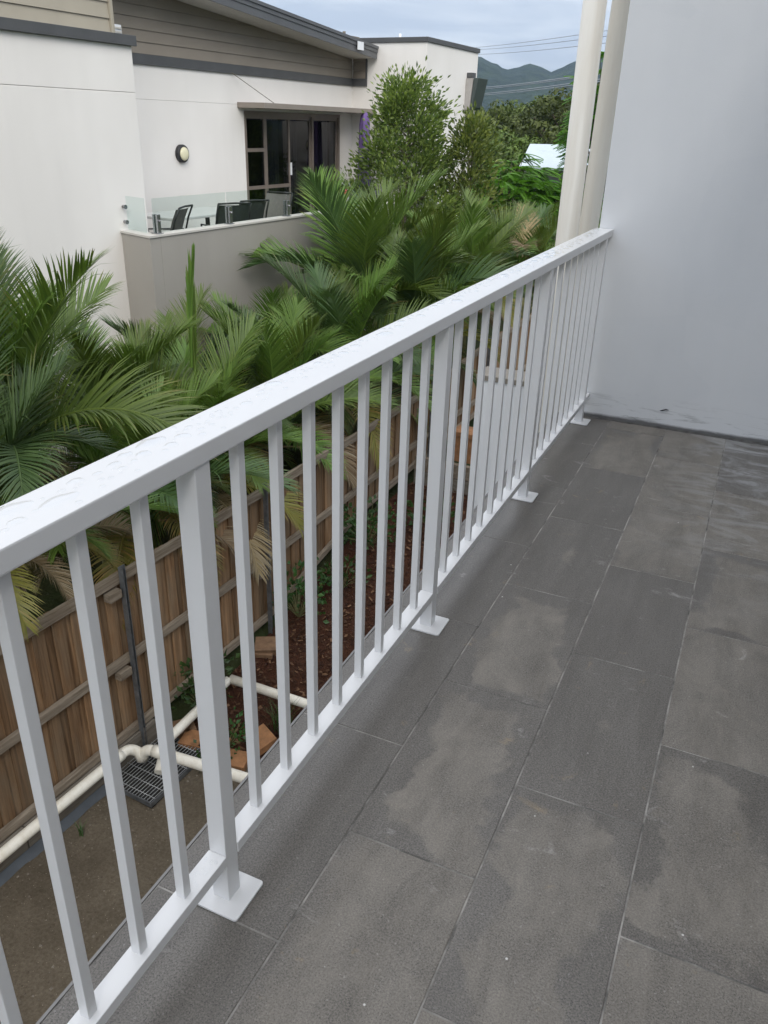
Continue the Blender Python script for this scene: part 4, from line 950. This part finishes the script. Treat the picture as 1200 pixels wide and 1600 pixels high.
# feathery bright green tree
def make_feather(seed, m, H, Rr, nb, nl=16, lf=.14):
    q = random.Random(seed); mb = MB(); tint = []; tk = MB(); tk.tube([(0, 0, -.3), (.05, 0, H*.4), (0, .05, H*.8)], [.09, .07, .03], 8)
    for b in range(nb):
        th = math.acos(1-1.25*((b+.5)/nb)); az = b*2.4; k = q.uniform(.55, 1.05)
        c = Vector((math.sin(th)*math.cos(az)*Rr*k, math.sin(th)*math.sin(az)*Rr*k, H*.62+math.cos(th)*H*.36*k))
        if b % 3 == 0: tk.tube([(0, 0, H*.45), tuple(c*.5+Vector((0, 0, H*.25))), tuple(c)], [.03, .02, .006], 5, cap=False)
        for s_ in range(5):
            a2 = az+q.uniform(-1.3, 1.3); d = Vector((math.cos(a2), math.sin(a2), q.uniform(-.25, .35))); Lb = q.uniform(.35, .6); g0 = q.random()
            for j in range(nl):
                t = (j+1)/nl; p = c+d*Lb*t+Vector((0, 0, -.14*t*t))
                for sd_ in (-1, 1):
                    s2 = Vector((-d.y, d.x, .05))*sd_; l = lf*(1-.55*abs(t-.45)*1.4); w = .06
                    e = p+s2*l+d*l*.3+Vector((0, 0, -.025)); f2 = d*w*.5
                    mb.add([tuple(p), tuple(p+s2*l*.5-f2), tuple(e), tuple(p+s2*l*.5+f2)], [(0, 1, 2), (0, 2, 3)]); tint += [(min(1, .3*g0+.5*q.random()), 0.)]*4
    return crown_mesh('crown', mb, tint, m), tk.mesh('trunk', M_bark)
x, y = polar(-16.3, 25); clump_tree('feathery_tree', cache, 'f1', lambda: make_feather(3, M_bright, 4.2, 1.9, 190, lf=.11), 'bright green feathery tree below the white roof', (x, y), -3.35, 1.0, 0, 0, 'feathery leaved trees')
x, y = polar(-13.4, 27); clump_tree('feathery_tree', cache, 'f1', None, 'green feathery tree right of the white roof beside the downpipe', (x, y), -3.85, 1.0, 2, 0, 'feathery leaved trees')
x, y = polar(-10.7, 26); clump_tree('feathery_tree', cache, 'f2', lambda: make_feather(8, M_bright, 7.3, .95, 130, lf=.11), 'tall feathery tree rising behind both downpipes', (x, y), -3.6, 1.0, 1, 0, 'feathery leaved trees')

# distant house with white roof
dh = thing('distant_house', 'far white roofed house among the trees left of the downpipe', 'house', T(-9, 30, -3))
def at(az, d, z): x, y = polar(az, d); return (x, y, z)
mb = MB()
A, B, C_, D_ = at(-15.75, 30.5, .18), at(-15.2, 33.5, .84), at(-11.0, 34.5, .86), at(-11.0, 30.0, .15)
mb.hexa([A, D_, C_, B, (A[0], A[1], A[2]+.06), (D_[0], D_[1], D_[2]+.06), (C_[0], C_[1], C_[2]+.06), (B[0], B[1], B[2]+.06)]); part('roof', mb, M_whiteroof, dh)
mb = MB(); E_ = at(-15.4, 31.5, 0); F_ = at(-11.2, 31.2, 0); G_ = at(-11.2, 33.5, 0); I_ = at(-15.0, 33.2, 0)
mb.hexa([(p[0], p[1], -4) for p in (E_, F_, G_, I_)]+[(p[0], p[1], zz) for p, zz in ((E_, .28), (F_, .28), (G_, .7), (I_, .7))]); part('wall', mb, M_greybox, dh)

# power lines
def ray_pt(az, el, d): return (d*math.sin(R(az)), d*math.cos(R(az)), H_EYE+d*math.tan(R(el)))
def cable(a0, e0, a1, e1, r, label, grp, d0=62, d1=36):
    P0, P1 = Vector(ray_pt(a0, e0, d0)), Vector(ray_pt(a1, e1, d1)); e = P1-P0; path = []
    for i in range(25):
        t = -.25+1.75*i/24; p = P0+e*t; p.z += -.5*(t*(1-t))*.35; path.append(tuple(p))
    mb = MB(); mb.tube(path, r, 5); solo('power_line', mb, M_cable, label, 'cable', path[0], grp)
UP = [(-18.97, 4.40, -11.6, 5.33, 'highest of three thin dark wires crossing the sky'), (-18.6, 4.30, -11.6, 5.05, 'middle of three thin dark wires crossing the sky'), (-18.4, 4.05, -11.6, 4.70, 'lowest of three thin dark wires crossing the sky')]
for a in UP: cable(*a[:4], .012, a[4], 'thin wires across the sky')
LO = [(-18.6, 2.22, -12.3, 3.03, 'upper pale power cable crossing in front of the hills'), (-18.6, 2.14, -12.3, 2.95, 'second pale power cable just under the upper one before the hills'), (-18.6, 1.88, -12.3, 2.68, 'third pale power cable crossing in front of the hills'), (-18.6, 1.80, -12.3, 2.56, 'lowest pale power cable before the hills')]
for a in LO: cable(*a[:4], .02, a[4], 'pale cables before the hills')

# ================================================================== WEEDS
def weed(v, u, h, r, n, label, seed, L=.07, w=.045, m=None):
    q = random.Random(seed); z = gz(v, u)+.02; t = thing('weed', label, 'weed', T(v, u, z), 'weeds along the fence foot'); mb = MB(); tint = []; st = MB()
    tips = []
    for b in range(n):
        az = q.uniform(0, 6.28); rr = r*q.random()**.6; e = Vector((math.cos(az)*rr, math.sin(az)*rr, h*q.uniform(.3, 1)))
        st.tube([(0, 0, 0), tuple(e*.5+Vector((0, 0, .03))), tuple(e)], [.004, .003, .0015], 4, cap=False); tips.append((e, (math.cos(az), math.sin(az), .4)))
    leafcloud(mb, tint, tips, q, 7, .09, L, w); link('stems', st.mesh('stems', M_stem), t); link('leaves', crown_mesh('leaves', mb, tint, m or M_weed), t)
weed(-4.08, 4.45, .55, .20, 26, 'leafy weed climbing the fence beside the slanting pipe', 1)
weed(-4.05, 5.95, .50, .28, 34, 'leafy weed at the fence by the second steel post', 2)
weed(-3.95, 7.25, .45, .38, 44, 'largest leafy weed patch by the far fence', 3)
weed(-3.45, 7.9, .35, .30, 26, 'leafy weed in the mulch near the retaining wall', 4)
weed(-3.62, 4.22, .22, .15, 14, 'small leafy weed between the clay pavers', 5, .05, .035)
weed(-3.62, 3.98, .12, .12, 10, 'tiny weed beside the corner of the drain grate', 6, .04, .03)
weed(-3.85, 6.5, .3, .22, 20, 'leafy weed in the red mulch in front of the fence', 7)
def tuft(v, u, h, n, label, seed, r=.1):
    q = random.Random(seed); z = gz(v, u)+.01; t = thing('grass_tuft', label, 'grass', T(v, u, z), 'grass tufts in the yard'); mb = MB(); tint = []
    for b in range(n):
        az = q.uniform(0, 6.28); o = Vector((q.gauss(0, r*.3), q.gauss(0, r*.3), 0)); l = h*q.uniform(.6, 1.15); ln = q.uniform(.15, .7); vs = []; w = .005
        sx = Vector((-math.sin(az), math.cos(az), 0))*w
        for k in range(4):
            s_ = k/3; p = o+Vector((math.cos(az), math.sin(az), 0))*l*ln*s_*s_+Vector((0, 0, l*s_*(1-.25*s_*ln))); vs += [tuple(p-sx*(1-s_*.9)), tuple(p+sx*(1-s_*.9))]; tint += [(.3+.6*q.random(), 0.)]*2
        mb.add(vs, [(2*k, 2*k+1, 2*k+3, 2*k+2) for k in range(3)])
    link('blades', crown_mesh('blades', mb, tint, M_weed), t)
tuft(-3.35, 4.62, .32, 70, 'tall grass tuft beside the tilted clay paver', 1, .16)
tuft(-4.0, 2.92, .13, 12, 'tiny grass tuft on bare soil by the flashing strip', 2, .06)
tuft(-4.08, 2.72, .16, 6, 'single thin grass shoot at the foot of the plinth', 3, .03)
